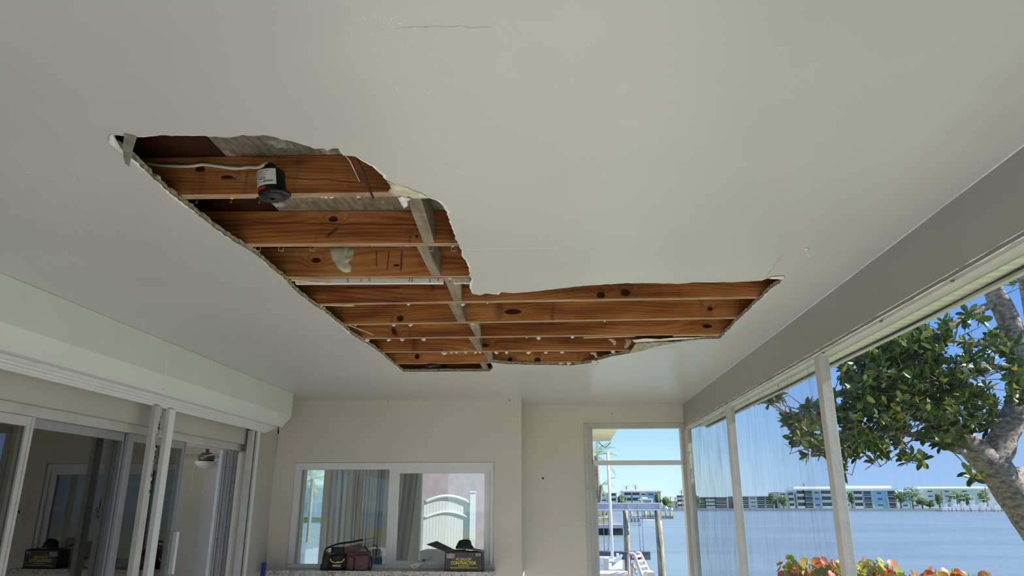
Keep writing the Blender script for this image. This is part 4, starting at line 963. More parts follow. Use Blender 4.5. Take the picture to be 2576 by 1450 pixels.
flap((bx0, yb0, bz1), (P1.x, 6.54, P1.z), (P1.x + .07, yb1 - .02, P1.z + .022), (bx0 + .06, yb1, bz1 + .004)).build('flap', M_boxp, e)
flap((bx0 + .0, yb0 + .003, bz1), (bx0 + .17, yb0 + .003, bz1), (bx0 + .17, yb0 + .08, bz1 + .012), (bx0, yb0 + .08, bz1 + .012)).build('flap', M_boxp, e)
flap((bx1, yb0, bz1), (bx1, yb1, bz1), (bx1 - .12, yb1 - .01, bz1 + .03), (bx1 - .12, yb0 + .02, bz1 + .016)).build('flap', plain('flap_sheen', (.30, .31, .30), .3), e)
# black bag bulging from the box
m = MB(); n = 16; c = Vector((xm - .005, 6.60, bz1 + .016))
vs = []
for i in range(7):
    t = i / 6; r = .062 * math.sqrt(max(0, 1 - t ** 2.2)) + .004
    for k in range(n):
        a = 2 * math.pi * k / n; w = 1 + .18 * noise.noise(Vector((math.cos(a) * 2, math.sin(a) * 2, t * 3))); vs.append(c + Vector((r * w * math.cos(a) * 1.15, r * w * math.sin(a) * .7, t * .075 * w + .004)))
m.add(vs, [(i * n + j, i * n + (j + 1) % n, (i + 1) * n + (j + 1) % n, (i + 1) * n + j) for i in range(6) for j in range(n)] + [], 0, True); m.add(vs[-n:], [tuple(range(n))], 0, True)
m.build('trash_bag', plain('bag_film', (.010, .010, .010), .25, var=.2), label='glossy black bag bulging out of the top of the contractor box', cat='bag')

# tool pouch: black belt and bag on the left, brown leather pouches on the right
def soft(cx, cy, z0, z1, rx, ry, taper=.85, n=20, rows=8, lump=.08, sq=2.6, seed=0, lean=0, closed=True):
    m = MB(); vs = []
    for i in range(rows + 1):
        t = i / rows; k = 1 - (1 - taper) * t
        if i == 0: k *= .93
        for j in range(n):
            a = 2 * math.pi * j / n; ca, sa = math.cos(a), math.sin(a)
            ex = abs(ca) ** (2 / sq) * (1 if ca > 0 else -1); ey = abs(sa) ** (2 / sq) * (1 if sa > 0 else -1)
            w = 1 + lump * noise.noise(Vector((ca * 1.6 + seed, sa * 1.6, t * 2.4 + seed)))
            vs.append(Vector((cx + lean * t + rx * k * ex * w, cy + ry * k * ey * w, z0 + (z1 - z0) * t + .004 * noise.noise(Vector((ca * 3, sa * 3, seed))))))
    m.add(vs, [(i * n + j, i * n + (j + 1) % n, (i + 1) * n + (j + 1) % n, (i + 1) * n + j) for i in range(rows) for j in range(n)], 0, True)
    m.add(vs[:n], [tuple(range(n))]);
    if closed: m.add(vs[-n:], [tuple(range(n))])
    return m
YS = 6.585
def sx_(px, py=1400): return at_y(px, py, YS).x
def sz_(py, px=880): return at_y(px, py, YS).z
e = empty('tool_pouch', (sx_(872), YS, ZS), 'black and brown leather tool pouch bag with a lime green stripe on the sill', 'tool bag')
soft(sx_(850), YS + .02, ZS, sz_(1378), .095, .065, .72, seed=2, lump=.2).build('black_bag', M_blk_m, e)
soft(sx_(820), YS, ZS, sz_(1392), .045, .055, .6, seed=5, lean=.02, lump=.25).build('side_pocket', plain('dark_green_cloth', (.045, .042, .032), .85, var=.3, sc=40, bump=.4), e)
soft(sx_(853), YS - .045, ZS + .01, sz_(1398), .052, .03, .85, seed=8).build('front_pocket', M_blk_m, e)
P = [Vector((sx_(838) + (sx_(873) - sx_(838)) * i / 10, YS - .078 - .01 * math.sin(math.pi * i / 10), sz_(1408) - .022 * math.sin(math.pi * i / 10) ** .6 + (.012 if i in (0, 10) else 0))) for i in range(11)]
MB().tube(smooth(P, 3), .0045, 8).build('lime_stripe', M_lime, e)
MB().box(sx_(845), sx_(865), YS - .079, YS - .075, sz_(1425), sz_(1420)).build('grey_badge', M_alu, e)
MB().box(sx_(855), sx_(862), YS - .086, YS - .078, sz_(1414), sz_(1411)).build('orange_tab', M_orange, e)
P = [Vector((sx_(px), YS - .03, sz_(py))) for px, py in ((815, 1425), (820, 1385), (835, 1375), (855, 1368), (885, 1364), (913, 1358))]
MB().tube(smooth(P, 4), .008, 8).build('belt', M_black, e)
P = [Vector((sx_(px), YS - .05, sz_(py))) for px, py in ((826, 1388), (832, 1394), (845, 1392))]
MB().tube(smooth(P, 4), .009, 8).build('strap', M_leather, e)
def pouch(px0, px1, py_top, py_bot, y, th, seed):
    return soft((sx_(px0) + sx_(px1)) / 2, y, max(ZS, sz_(py_bot)), sz_(py_top), (sx_(px1) - sx_(px0)) / 2, th, 1.03, seed=seed, lump=.05, sq=4)
pouch(872, 931, 1388, 1440, YS + .0, .045, 3).build('leather_body', M_leather, e)
pouch(880, 896, 1401, 1436, YS - .052, .018, 6).build('leather_pouch', M_leather, e)
pouch(898, 931, 1396, 1437, YS - .060, .024, 9).build('leather_pouch', M_leather, e)
P = [Vector((sx_(897 + 35 * i / 8), YS - .086, sz_(1399 + 5 * math.sin(math.pi * i / 8)))) for i in range(9)]
MB().tube(P, .003, 6).build('pouch_rim', plain('leather_edge', (.20, .11, .09), .5), e)
for k, (a, b) in enumerate((((868, 1378), (910, 1366)), ((869, 1386), (915, 1374)))):
    p, q = Vector((sx_(a[0]), YS - .04, sz_(a[1]))), Vector((sx_(b[0]), YS - .04, sz_(b[1]))); d = Vector((0, 0, -.026))
    MB().prism([p, q, q + d, p + d], (0, .03, 0)).build('leather_fold', M_leather, e, bevel=.003)
c = Vector((sx_(914), YS - .086, sz_(1416))); MB().prism([c + Vector((-.015, 0, -.006)), c + Vector((.012, 0, .006)), c + Vector((.016, 0, .002)), c + Vector((-.008, 0, -.012))], (0, -.001, 0)).build('stamp_mark', plain('stamp_grey', (.28, .20, .19), .5), e)
MB().lathe([(0, -.001), (.004, 0), (0, .002)], (sx_(888), YS - .072, sz_(1406)), 10, M=Matrix.Rotation(rad(90), 4, 'X')).build('rivet', M_galv, e)
P = [Vector((sx_(px), YS + .0, sz_(py))) for px, py in ((916, 1375), (926, 1388), (934, 1405), (936, 1425), (930, 1437))]
MB().tube(smooth(P, 4), .006, 8).build('strap', M_black, e)
MB().tube([Vector((sx_(902), YS + .02, sz_(1385))), Vector((sx_(905), YS + .02, sz_(1371)))], .012, 10).build('tool_handle', plain('tool_blue_grey', (.09, .12, .17), .4), e)
# dust mask
c = Vector((at_y(1046, 1415, 6.60).x, 6.60, ZS)); e = empty('dust_mask', c, 'grey white moulded dust mask lying on the sill beside the box', 'mask')
m = MB(); vs = []; n = 24
for i in range(9):
    t = i / 8; a2 = -math.pi / 2 + math.pi * t
    for k in range(n):
        a = 2 * math.pi * k / n; x = .066 * math.cos(a2) * math.cos(a); x *= 1 + .25 * max(0, math.cos(a)); z = .030 * math.sin(a2) * (1.0 if a2 < 0 else .75)
        vs.append(c + Vector((x, .045 * math.cos(a2) * math.sin(a), .046 + z + .16 * x)))
m.add(vs, [(i * n + j, i * n + (j + 1) % n, (i + 1) * n + (j + 1) % n, (i + 1) * n + j) for i in range(8) for j in range(n)], 0, True)
m.build('shell', plain('mask_shell', (.62, .64, .60), .8, bump=.1), e)
MB().tube(smooth([c + Vector((-.035, -.035, .040)), c + Vector((0, -.055, .020)), c + Vector((.04, -.04, .045))], 5), .005, 8).build('nose_bridge', M_vinyl, e)
MB().lathe([(0, 0), (.014, .001), (.016, .01), (.010, .02), (0, .022)], c + Vector((.070, 0, .072)), 12).build('valve', plain('valve_grey', (.12, .11, .11), .4), e)
MB().tube(smooth([c + Vector((-.04, -.03, .01)), c + Vector((-.02, -.06, .004)), c + Vector((.02, -.06, .004)), c + Vector((.045, -.03, .01))], 5), .004, 6).build('yellow_strap', plain('strap_yellow', (.62, .56, .08), .6), e)
# blue level leaning in the corner
c0, c1 = at_y(665, 1416, 6.3), at_y(661, 1450, 6.3)
m = MB().prism([(c0.x - .016, 6.28, 0.0), (c0.x + .016, 6.28, 0.0), (c0.x + .016, 6.31, 0.0), (c0.x - .016, 6.31, 0.0)], (.0, .0, c0.z))
m.build('blue_level', M_blue, label='blue bar shaped tool standing upright in the corner below the sill', cat='tool')

# ---------------------------------------------------------------- garden, seawall, water
ZW = -1.4
land = [(-60, -40), (40, -40), (40, -6), (8.2, -2), (7.6, 12.2), (.50, 13.2), (.50, 17.5), (-60, 17.5)]
struct('ground', MB().prism([(x, y, -.16) for x, y in land], (0, 0, -1.6)), M_grass)
sw = MB()
for a, b in zip(land[3:7], land[4:8]):
    a, b = Vector((*a, 0)), Vector((*b, 0)); t = (b - a).normalized(); n_ = Vector((-t.y, t.x, 0)) * -.25
    sw.prism([a + Vector((0, 0, -1.7)), b + Vector((0, 0, -1.7)), b + n_ + Vector((0, 0, -1.7)), a + n_ + Vector((0, 0, -1.7))], (0, 0, 1.6))
struct('seawall', sw, plain('seawall_concrete', (.55, .53, .48), .8, var=.15, sc=5))
struct('water', MB().box(-700, 900, -300, 900, ZW - .05, ZW), M_water)
FY = 360.0
fl = at_z(2360, 1288, ZW).y
struct('far_shore', MB().box(-500, 800, FY - 2, FY + 160, ZW - .1, ZW + 1.2), M_grass)
struct('far_seawall', MB().box(-500, 800, FY - 2.4, FY - 2, ZW - .1, ZW + 1.35), plain('far_seawall_concrete', (.42, .42, .42), .8))

# apartment blocks on the far shore
M_bw = plain('block_white', (.86, .86, .86), .6, var=.02, sc=.1); M_bb = plain('block_blue', (.46, .66, .88), .6, var=.03, sc=.1); M_bp = plain('block_pale_blue', (.64, .77, .88), .6, var=.03, sc=.1)
M_bd = plain('block_dark_glazing', (.13, .15, .19), .4); M_rw = plain('white_flat_roof', (.90, .90, .88), .5, var=.02); M_br = plain('block_grey', (.36, .34, .33), .6, var=.05, sc=.1)  # dark tone for far windows and balcony glazing
M_pinkr = plain('pale_pink_roof', (.82, .70, .70), .6, var=.04, sc=.2); M_wood = plain('dock_wood', (.30, .25, .21), .8, var=.2)
def block(px0, px1, py_top, segs, lab, roof=M_rw, py_roof=None, floors=3, Y=FY + 9, depth=16, roofpx=3, body=M_bw, wmat=M_bd):
    g0 = ZW + 1.2; a, b = at_y(px0, 1270, Y), at_y(px1, 1270, Y); zt = at_y((px0 + px1) / 2, py_top, Y).z; H = zt - g0
    e = empty('apartment_block', ((a.x + b.x) / 2, Y, g0), lab, 'building')
    MB().box(a.x, b.x, Y + 1.4, Y + depth, g0, zt).build('wall', body, e)
    fh = H / floors
    zr = zt + roofpx / 1868 * Y
    MB().prism([(a.x - .8, Y - .6, zt), (b.x + .8, Y - .6, zt), (b.x + .8, Y + depth, zt), (a.x - .8, Y + depth, zt)], (0, 0, (zr - zt) * .45)).prism([(a.x, Y + 3, zt), (b.x, Y + 3, zt), (b.x, Y + depth - 2, zt), (a.x, Y + depth - 2, zt)], (0, 0, zr - zt)).build('roof', roof, e)
    for (u0, u1, kind) in segs:
        x0 = at_y(u0, 1270, Y).x; x1 = at_y(u1, 1270, Y).x
        if kind in ('blue', 'pale', 'white'):
            m = {'blue': M_bb, 'pale': M_bp, 'white': M_bw}[kind]
            w = MB().box(x0, x1, Y + .2, Y + 1.4, g0, zt).build('wall_panel', m, e)
            wm = MB()
            for f in range(floors):
                n = max(1, int((x1 - x0) / 5))
                for k in range(n):
                    c = x0 + (x1 - x0) * (k + .5) / n; wm.box(c - 1.1, c + 1.1, Y + .15, Y + .2, g0 + fh * f + fh * .45, g0 + fh * f + fh * .72)
            wm.build('window_row', M_bd, w)
        else:      # balconies: recessed dark glazing with a white rail band per floor and dividing posts
            rl = MB(); n = max(1, int(round((x1 - x0) / 4.2)))
            for f in range(floors):
                z = g0 + fh * f; rl.box(x0, x1, Y, Y + 1.4, z - .05, z + .25)
                if kind == 'balcony': rl.box(x0, x1, Y, Y + .12, z + .25, z + 1.15)
                else: rl.box(x0, x1, Y, Y + .12, z + .95, z + 1.1)
            for k in range(n + 1):
                x = x0 + (x1 - x0) * k / n; rl.box(x - .16, x + .16, Y, Y + 1.4, g0, zt)
            r = rl.build('balcony', M_bw, e)
            MB().box(x0, x1, Y + 1.30, Y + 1.39, g0, zt - .3).build('glazing', wmat, r)
    return e
block(1740, 1832, 1253, [(1742, 1775, 'rail'), (1775, 1800, 'balcony'), (1800, 1830, 'rail')], 'grey low apartment block behind the dirtiest screen', M_br, body=M_br, roofpx=2)
block(1850, 1950, 1251, [(1852, 1885, 'rail'), (1885, 1905, 'white'), (1905, 1948, 'rail')], 'grey brown apartment block just left of the tall white post', M_br, body=M_br, roofpx=2)
block(1958, 1999, 1239, [(1962, 1983, 'white'), (1985, 2000, 'balcony')], 'small pale block with a bright white panel left of the long blue one', M_rw, roofpx=1)
block(2006, 2106, 1234, [(2006, 2026, 'balcony'), (2026, 2048, 'rail'), (2048, 2068, 'blue'), (2068, 2100, 'balcony')], 'white and blue apartment block behind the tall white post', roofpx=9)
block(2116, 2256, 1235, [(2114, 2148, 'white'), (2150, 2174, 'balcony'), (2175, 2197, 'rail'), (2197, 2235, 'blue'), (2236, 2257, 'rail')], 'long apartment block with the blue centre panel right of the white post', roofpx=12)
block(2264, 2320, 1240, [(2266, 2290, 'blue'), (2292, 2318, 'pale')], 'pale blue block half hidden by trees on the far lawn', roofpx=6, Y=FY + 14)
block(2322, 2508, 1232, [(2324, 2366, 'white'), (2366, 2410, 'white'), (2410, 2455, 'white'), (2455, 2506, 'white')], 'long white four storey block with small dark windows near the tree trunk', roofpx=7, floors=4, Y=FY + 16)
block(1508, 1553, 1241, [(1512, 1528, 'pale'), (1529, 1551, 'balcony')], 'pale block seen through the doorway behind the white pole', roofpx=1)
block(1569, 1662, 1239, [(1571, 1590, 'balcony'), (1591, 1611, 'balcony'), (1612, 1628, 'white'), (1629, 1648, 'blue'), (1649, 1663, 'balcony')], 'broad blue and white block with a pink roof seen through the doorway', M_pinkr, roofpx=6)
block(1703, 1727, 1247, [(1704, 1726, 'balcony')], 'small gridded white block at the right side of the doorway view', roofpx=1)
block(1670, 1698, 1262, [(1670, 1698, 'white')], 'low white building among palms at the right of the doorway view', roofpx=1, floors=2)
block(1703, 1726, 1280, [], 'low red wall at the waterline at the right of the doorway', plain('red_roof', (.62, .25, .24), .6), roofpx=1, floors=1, Y=FY + 1, depth=1.2, body=plain('red_wall', (.66, .27, .26), .6))

# trees and palms across the water
def far_tree(px, py_top, py_base, rx_px, lab, Y=FY + 3.5, mat=M_far, grp='trees on the far shore'):
    s = Y / 1868; b = at_y(px, py_base, Y); b.z = ZW + 1.2; top = at_y(px, py_top, Y).z; rx = rx_px * s; H = top - b.z
    e = empty('far_tree', b, lab, 'tree', grp); rr = random.Random(px)
    MB().tube([b, b + Vector((0, 0, H * .35)), b + Vector((rx * .2, 0, H * .7))], [.35, .28, .1], 6).build('trunk', M_bark, e)
    m = MB()
    for k in range(420):
        u = rr.uniform(0, 2 * math.pi); v = rr.uniform(-1, 1); q = rr.random() ** .4
        c = Vector((rx * q * math.sqrt(1 - v * v) * math.cos(u), min(rx * .7, 2.6) * q * math.sqrt(1 - v * v) * math.sin(u), H * .36 * v * q + H * .62)) + b
        a = Vector((rr.gauss(0, 1), rr.gauss(0, 1), rr.gauss(0, 1))).normalized(); bb = a.orthogonal().normalized(); w = .28 + .35 * rr.random()
        m.add([c - a * w, c + bb * w * .6, c + a * w, c - bb * w * .6], [(0, 1, 2, 3)])
    f = m.build('foliage', mat, e); f['kind'] = 'stuff'
for px, pt, pb, rx, lab in ((2298, 1222, 1283, 20, 'tallest broad tree on the far lawn between the long blocks'), (2268, 1234, 1283, 14, 'broad tree at the right end of the long blue block'), (2322, 1252, 1283, 14, 'low bushy tree right of the tallest tree on the far lawn'),
      (2365, 1240, 1280, 8, 'slim tree before the white four storey block'), (2410, 1234, 1280, 18, 'yellow green tree behind the moored boats'), (2435, 1238, 1280, 14, 'dark tree behind the moored boats, right of the yellow green one'), (2480, 1232, 1283, 14, 'tree rising beside the big trunk across the water'),
      (2340, 1262, 1281, 10, 'round shrub on the far lawn near the boats'), (2143, 1236, 1262, 7, 'small tree at the left end of the long blue block'), (1562, 1246, 1280, 8, 'bushy tree through the doorway right of the white pole'),
      (1656, 1240, 1275, 9, 'tree through the doorway above the second piling'), (1676, 1250, 1278, 9, 'tree through the doorway right of the second piling'), (1752, 1246, 1262, 10, 'tree behind the dirtiest screen'), (1942, 1240, 1262, 9, 'dark tree left of the tall white post'), (1970, 1246, 1262, 12, 'brownish tree between the grey and white far blocks')):
    far_tree(px, pt, pb, rx, lab)
def palm(base, top, fr, nf, lab, trunk_r, grp='palms beyond the doorway', droop=.5, seed=0, wl=.9):
    rr = random.Random(seed); e = empty('palm_tree', base, lab, 'palm', grp)
    mid = (base + top) / 2 + Vector((rr.gauss(0, .02), 0, 0)) * (top - base).length
    MB().tube(smooth([base, mid, top], 5), trunk_r, 8).build('trunk', M_bark, e)
    m = MB()
    for k in range(nf):
        a = 2 * math.pi * k / nf + rr.random() * .4; el = rr.uniform(-.5, 1.2); L = fr * rr.uniform(.8, 1.1); d = Vector((math.cos(a) * math.cos(el), math.sin(a) * math.cos(el), math.sin(el)))
        sp_ = []; p = top.copy(); v = d.copy(); n = 8
        for i in range(n + 1):
            sp_.append(p.copy()); v = (v + Vector((0, 0, -droop / n * 1.6))).normalized(); p = p + v * L / n
        for i in range(n):
            t = (sp_[i + 1] - sp_[i]).normalized(); s_ = t.cross(Vector((0, 0, 1)));
            if s_.length < .1: s_ = Vector((1, 0, 0))
            s_.normalize(); w = L * .20 * math.sin(math.pi * min(1, (i + .7) / n * .92 + .04)) * wl
            for sgn in (1, -1):
                for h in (0, .5):
                    q = sp_[i] + (sp_[i + 1] - sp_[i]) * h; tip = q + s_ * sgn * w + t * w * .8 + Vector((0, 0, -w * .45)); g = (sp_[i + 1] - sp_[i]) * .28
                    m.add([q, q + g, tip], [(0, 1, 2)])
    f = m.build('fronds', M_palm, e); f['kind'] = 'stuff'
for k, (px, py, fp, lab) in enumerate(((1576, 1226, 11, 'palm through the doorway, left of the two tall ones over the pink roof'), (1598, 1223, 12, 'palm through the doorway, right and taller of the two over the pink roof'), (1654, 1240, 8, 'palm through the doorway above the second piling'),
      (1714, 1236, 11, 'palm at the right edge of the doorway view'), (1560, 1247, 8, 'low palm through the doorway right of the white pole'), (1575, 1252, 8, 'low palm before the blue block in the doorway'), (1686, 1252, 9, 'low palm among the boats right of the second piling'), (1698, 1252, 8, 'low palm beside the gridded white block'),
      (2022, 1217, 7, 'lone tall palm above the roofs left of the tall white post'), (2368, 1236, 8, 'slim palm before the long white block near the boats'), (2478, 1228, 8, 'palm top left of the big tree trunk'))):
    Y = FY + 1.2
    if k in (0, 1, 8): Y = FY + 40
    tp = at_y(px, py, Y); palm(Vector((tp.x, Y, ZW + 1.2 if Y > FY - 2 else ZW - .3)), tp, fp / 1868 * Y, 13, lab, .22, seed=k, grp='palms on the far shore')
# near palms hard by the left jamb
tp = at_y(1500, 1148, 94); palm(Vector((at_y(1504, 1290, 94).x, 94, ZW - .5)), tp, 3.8, 14, 'near green palm partly hidden by the left door jamb, just below the eave', .26, 'palms by the left jamb', .8, 31, .8)
tp = at_y(1512, 1222, 90); palm(Vector((tp.x - .5, 90, ZW - .5)), tp, 2.4, 12, 'second palm lower down beside the left door jamb', .2, 'palms by the left jamb', .7, 37)

# boat lift: beam on two pilings, cables, cradle
YL = 26.0
def Q(x, y, Y=YL): return at_y(x, y, Y)
def pbox(m, x0, y0, x1, y1, Y, d, **k):
    a, b = Q(x0, y1, Y), Q(x1, y0, Y); return m.box(a.x, b.x, Y, Y + d, a.z, b.z, **k)
M_lift = plain('lift_beam_paint', (.62, .61, .68), .5, var=.03, sc=2); M_pil = NT('piling_wood'); _p = M_pil.pos(); _n = M_pil.noise(M_pil.mapv(_p, (9, 9, 1.0)), 1.5, 5, .65)
M_pil.col(M_pil.mix(M_pil.rng(_n, .35, .65), (.48, .42, .28), (.17, .14, .10))).set(Roughness=.9); M_pil.bump(_n, .7, .02); M_pil = M_pil.mat
e = empty('boat_lift', Q(1585, 1285), 'white lilac boat lift beam with faded lettering spanning two pilings', 'boat lift'); 
pbox(MB(), 1501, 1268, 1663, 1282, YL, .10).build('beam', M_lift, e)
pbox(pbox(MB(), 1501, 1265.5, 1663, 1268, YL - .08, .26), 1501, 1282, 1663, 1284.5, YL - .08, .26).build('beam_flange', M_vinyl, e)
m = MB()
for x in (1516, 1580, 1606, 1661): pbox(m, x, 1268, x + 1.2, 1282, YL - .08, .08)
m.build('stiffener', M_lift, e)
b = Q(1537, 1275)
text('ST 88-86-3', .13, Matrix.Translation((b.x, YL - .004, b.z)) @ Matrix.Rotation(rad(90), 4, 'X'), plain('faded_blue_paint', (.30, .38, .62), .6), e, bold=.002)
m = MB(); pbox(m, 1580.5, 1270, 1582.5, 1316, YL - .15, .05); pbox(m, 1660.5, 1268, 1662.5, 1310, YL - .15, .04)
m.build('upright', M_lift, e)
m = MB()
for (x0, x1, y) in ((1583, 1612, 1295.5), (1583, 1622, 1303), (1583, 1612, 1315)): pbox(m, x0, y, x1, y + 1, YL - .15, .03)
m.build('side_rail', M_vinyl, e)
m = MB()
for a, b in (((1606, 1283), (1611, 1392)), ((1615, 1283), (1619, 1392)), ((1517, 1283), (1521, 1400)), ((1531, 1283), (1530, 1405))): m.tube([Q(*a, YL + .05), Q(*b, YL + .05)], .012, 5)
m.build('lift_cable', M_alu, e)
pbox(pbox(MB(), 1508, 1389, 1636, 1391, YL - .05, .35), 1508, 1391, 1636, 1409, YL + .08, .10).build('cradle_beam', plain('cradle_grey', (.17, .165, .18), .6), e)
for k, (a, b, r, lab) in enumerate((((1574, 1284), (1580, 1450), .105, 'greenish brown wooden piling under the middle of the boat lift beam'), ((1654.5, 1284), (1667, 1460), .118, 'dark streaked wooden piling at the right end of the boat lift beam'))):
    p, q = Q(*a, YL + .33), Q(*b, YL + .33); q.z = ZW - .5; m = MB()
    m.tube([q, q + (p - q) * .3, q + (p - q) * .6, p], [r * 1.15, r * 1.08, r, r * .95], 14); m.build('piling', M_pil, label=lab, cat='piling', group='boat lift pilings')
p = Q(1529, 1139, 21.5); q = Q(1541, 1413, 21.5)
MB().tube([q, p], .045, 10).build('white_pole', M_vinyl, label='tall slim white pole rising from the floating dock', cat='pole')
p = Q(1526, 1143, 21.6); MB().tube([Q(1537, 1413, 21.6), p], .006, 5).build('halyard', M_alu, label='thin line running beside the tall white pole', cat='rope')
# floating dock with raised sides
YK = 20.0
e = empty('floating_dock', Q(1535, 1420, YK), 'pale floating boat dock below the white pole', 'dock')
m = MB(); z0, z1 = Q(1530, 1436, YK).z, Q(1530, 1416, YK).z
a, b, c_, d_ = Q(1531, 1418, YK), Q(1566, 1410, YK + .5), Q(1566, 1432, YK + .5), Q(1531, 1434, YK)
m.prism([a, b, c_, d_], (0, 1.6, 0)); m.build('hull', plain('float_blue_white', (.52, .60, .72), .5), e)
pbox(MB(), 1522, 1406, 1531, 1436, YK - .1, .5).build('corner_post', plain('dock_pink_beige', (.70, .60, .57), .6), e)
m = MB(); P = [Q(x, y, YK + .1) for x, y in ((1533, 1414), (1548, 1416), (1562, 1410), (1567, 1398), (1563, 1397), (1558, 1406), (1547, 1411), (1533, 1410))]
m.prism(P, (0, .3, 0)); m.build('lip', M_vinyl, e)
pbox(pbox(MB(), 1510, 1403, 1555, 1411, YK + 1.6, .4), 1553, 1395, 1558, 1411, YK + 1.6, .4).build('side_wall', M_vinyl, e)
pbox(MB(), 1510, 1424, 1524, 1426, YK, .3).build('gangway', M_vinyl, e)
# kayak launch frame in pinkish plastic
YJ = 17.9
e = empty('kayak_launch', Q(1610, 1448, YJ), 'pinkish beige plastic kayak launch frame at the foot of the doorway view', 'kayak launch')
M_pb = plain('launch_plastic', (.66, .50, .45), .5, var=.04)
def frame2(y, P, w=.035):
    pts = [Q(px, py, YJ + y) for px, py in P]; return MB().tube(smooth(pts, 3), w, 8)
frame2(0, [(1583, 1455), (1582, 1420), (1582, 1395), (1586, 1394), (1593, 1394), (1597, 1399), (1606, 1425), (1616, 1452)]).build('side_frame', M_pb, e)
frame2(.5, [(1599, 1400), (1600, 1393), (1606, 1392), (1611, 1394), (1618, 1408), (1632, 1438), (1640, 1455)]).build('side_frame', M_pb, e)
frame2(.1, [(1590, 1450), (1590, 1418), (1602, 1446)], .025).build('brace', M_pb, e)
for (a, b) in (((1592, 1402), (1612, 1399)), ((1597, 1414), (1617, 1411)), ((1604, 1428), (1626, 1424)), ((1610, 1441), (1633, 1437))):
    MB().tube([Q(*a, YJ + .05), Q(*b, YJ + .5)], .028, 8).build('roller_bar', M_vinyl, e)
pbox(MB(), 1630, 1441, 1647, 1456, YJ - .1, .5).build('foot_block', M_pb, e)
pbox(MB(), 1509, 1444.5, 1584, 1462, YJ + .2, .8).build('dock_plank', plain('dock_plank_beige', (.74, .64, .52), .7), label='beige dock plank along the bottom of the doorway view', cat='plank')
# rocky point with fence at the left
YR = 75.0
e = empty('rocky_point', Q(1540, 1347, YR), 'grassy point with a dark stained seawall at the left of the doorway view', 'seawall')
pbox(MB(), 1440, 1321, 1567.5, 1330, YR, 8).build('cap', plain('seawall_grey', (.42, .42, .45), .8), e)
a, b = Q(1440, 1330, YR), Q(1567, 1321, YR)
MB().box(a.x, b.x, YR + .3, YR + 8, ZW - .3, a.z).build('stained_wall', plain('oyster_crust', (.055, .052, .045), .9, var=.5, sc=1.6, bump=.8, bsc=3), e)
pbox(MB(), 1440, 1303, 1536, 1321.5, YR + 2, 5).build('grass_bank', plain('dry_grass', (.46, .46, .25), .9, var=.3, sc=2), e)
e = empty('picket_fence', Q(1550, 1319, YR + 1), 'grey white picket fence on the point left of the first piling', 'fence')
m = MB()
for k in range(13): x = 1537 + k * 2.15; pbox(m, x, 1292, x + 1.5, 1319, YR + 1, .05)
m.build('pickets', M_bw, e); m = MB(); pbox(m, 1537, 1294, 1565, 1295.5, YR + 1.05, .05); pbox(m, 1537, 1314, 1565, 1315.5, YR + 1.05, .05); m.build('rail', M_bw, e)
e = empty('point_house', Q(1524, 1310, YR + 6), 'pale house with dark roof edge behind the white pole', 'house')
pbox(MB(), 1470, 1286, 1534, 1306, YR + 6, 6).build('wall', plain('cream_wall', (.80, .76, .66), .7), e); pbox(MB(), 1468, 1284, 1536, 1286.5, YR + 5.5, 7).build('roof', M_br, e)
m = MB(); pbox(m, 1515, 1291, 1518, 1297, YR + 5.95, .05); pbox(m, 1524, 1291, 1528, 1297, YR + 5.95, .05); m.build('window_row', M_bd, e)
# docks with pilings out in the bay
def dock(px0, px1, py_deck, Y, n, lab, rail=True, mat=M_wood):
    a, b = Q(px0, py_deck, Y), Q(px1, py_deck, Y); e = empty('dock', ((a.x + b.x) / 2, Y, ZW), lab, 'dock', 'docks in the bay')
    MB().box(a.x, b.x, Y, Y + 4, a.z - .25, a.z).build('deck', M_wood, e)
    for k in range(n):
        x = a.x + (b.x - a.x) * (k + .5) / n; MB().tube([Vector((x, Y + .1, ZW - .4)), Vector((x, Y + .1, a.z + (.9 if k % 2 == 0 else .1)))], .20, 8).build('pile', M_pil, e)
    if rail: MB().box(a.x, b.x, Y + .05, Y + .12, a.z + .7, a.z + .8).build('rail', M_bw, e)
dock(1584, 1628, 1301, 128, 5, 'nearer wooden dock between the two lift pilings')
dock(1622, 1652, 1297, 160, 5, 'brownish dock just left of the second lift piling')
dock(1662, 1696, 1299, 165, 6, 'dock right of the second lift piling with round white floats')
def boat(px, py, w, Y, lab, h=.9, tower=True, grp='boats across the bay'):
    s = Y / 1868; c = Q(px, py, Y); c.z = ZW; L = w * s; e = empty('boat', c, lab, 'boat', grp)
    P = [c + Vector((-L / 2, 0, .1)), c + Vector((L * .42, 0, .1)), c + Vector((L / 2, 0, h)), c + Vector((-L / 2, 0, h * .85))]
    m = MB().prism(P, (0, 2.2, 0)); m.build('hull', M_vinyl, e)
    MB().box(c.x - L * .25, c.x + L * .12, c.y + .3, c.y + 1.9, c.z + h * .85, c.z + h * 1.7).build('cabin', M_bw, e)
    if tower: MB().box(c.x - L * .30, c.x + L * .2, c.y + .1, c.y + 2.1, c.z + h * 2.2, c.z + h * 2.3).tube([c + Vector((-L * .25, .2, h * .9)), c + Vector((-L * .25, .2, h * 2.2))], .04, 5).tube([c + Vector((L * .15, .2, h * .9)), c + Vector((L * .15, .2, h * 2.2))], .04, 5).build('hardtop', M_rw, e)
    return e
for px, w, h, lab in ((2384, 22, 1.6, 'white boat, leftmost at the far marina'), (2408, 20, 2.4, 'tall white cruiser at the far marina under the yellow green tree'), (2431, 18, 2.0, 'white boat with reddish trim in the middle of the far marina'), (2454, 20, 2.2, 'white cruiser right of the middle of the far marina'),
                      (2482, 22, 1.8, 'white boat close left of the big trunk'), (2512, 24, 1.8, 'white boat nearest the big tree trunk')):
    boat(px, 1288, w, FY - 14, lab, h * 1.3)
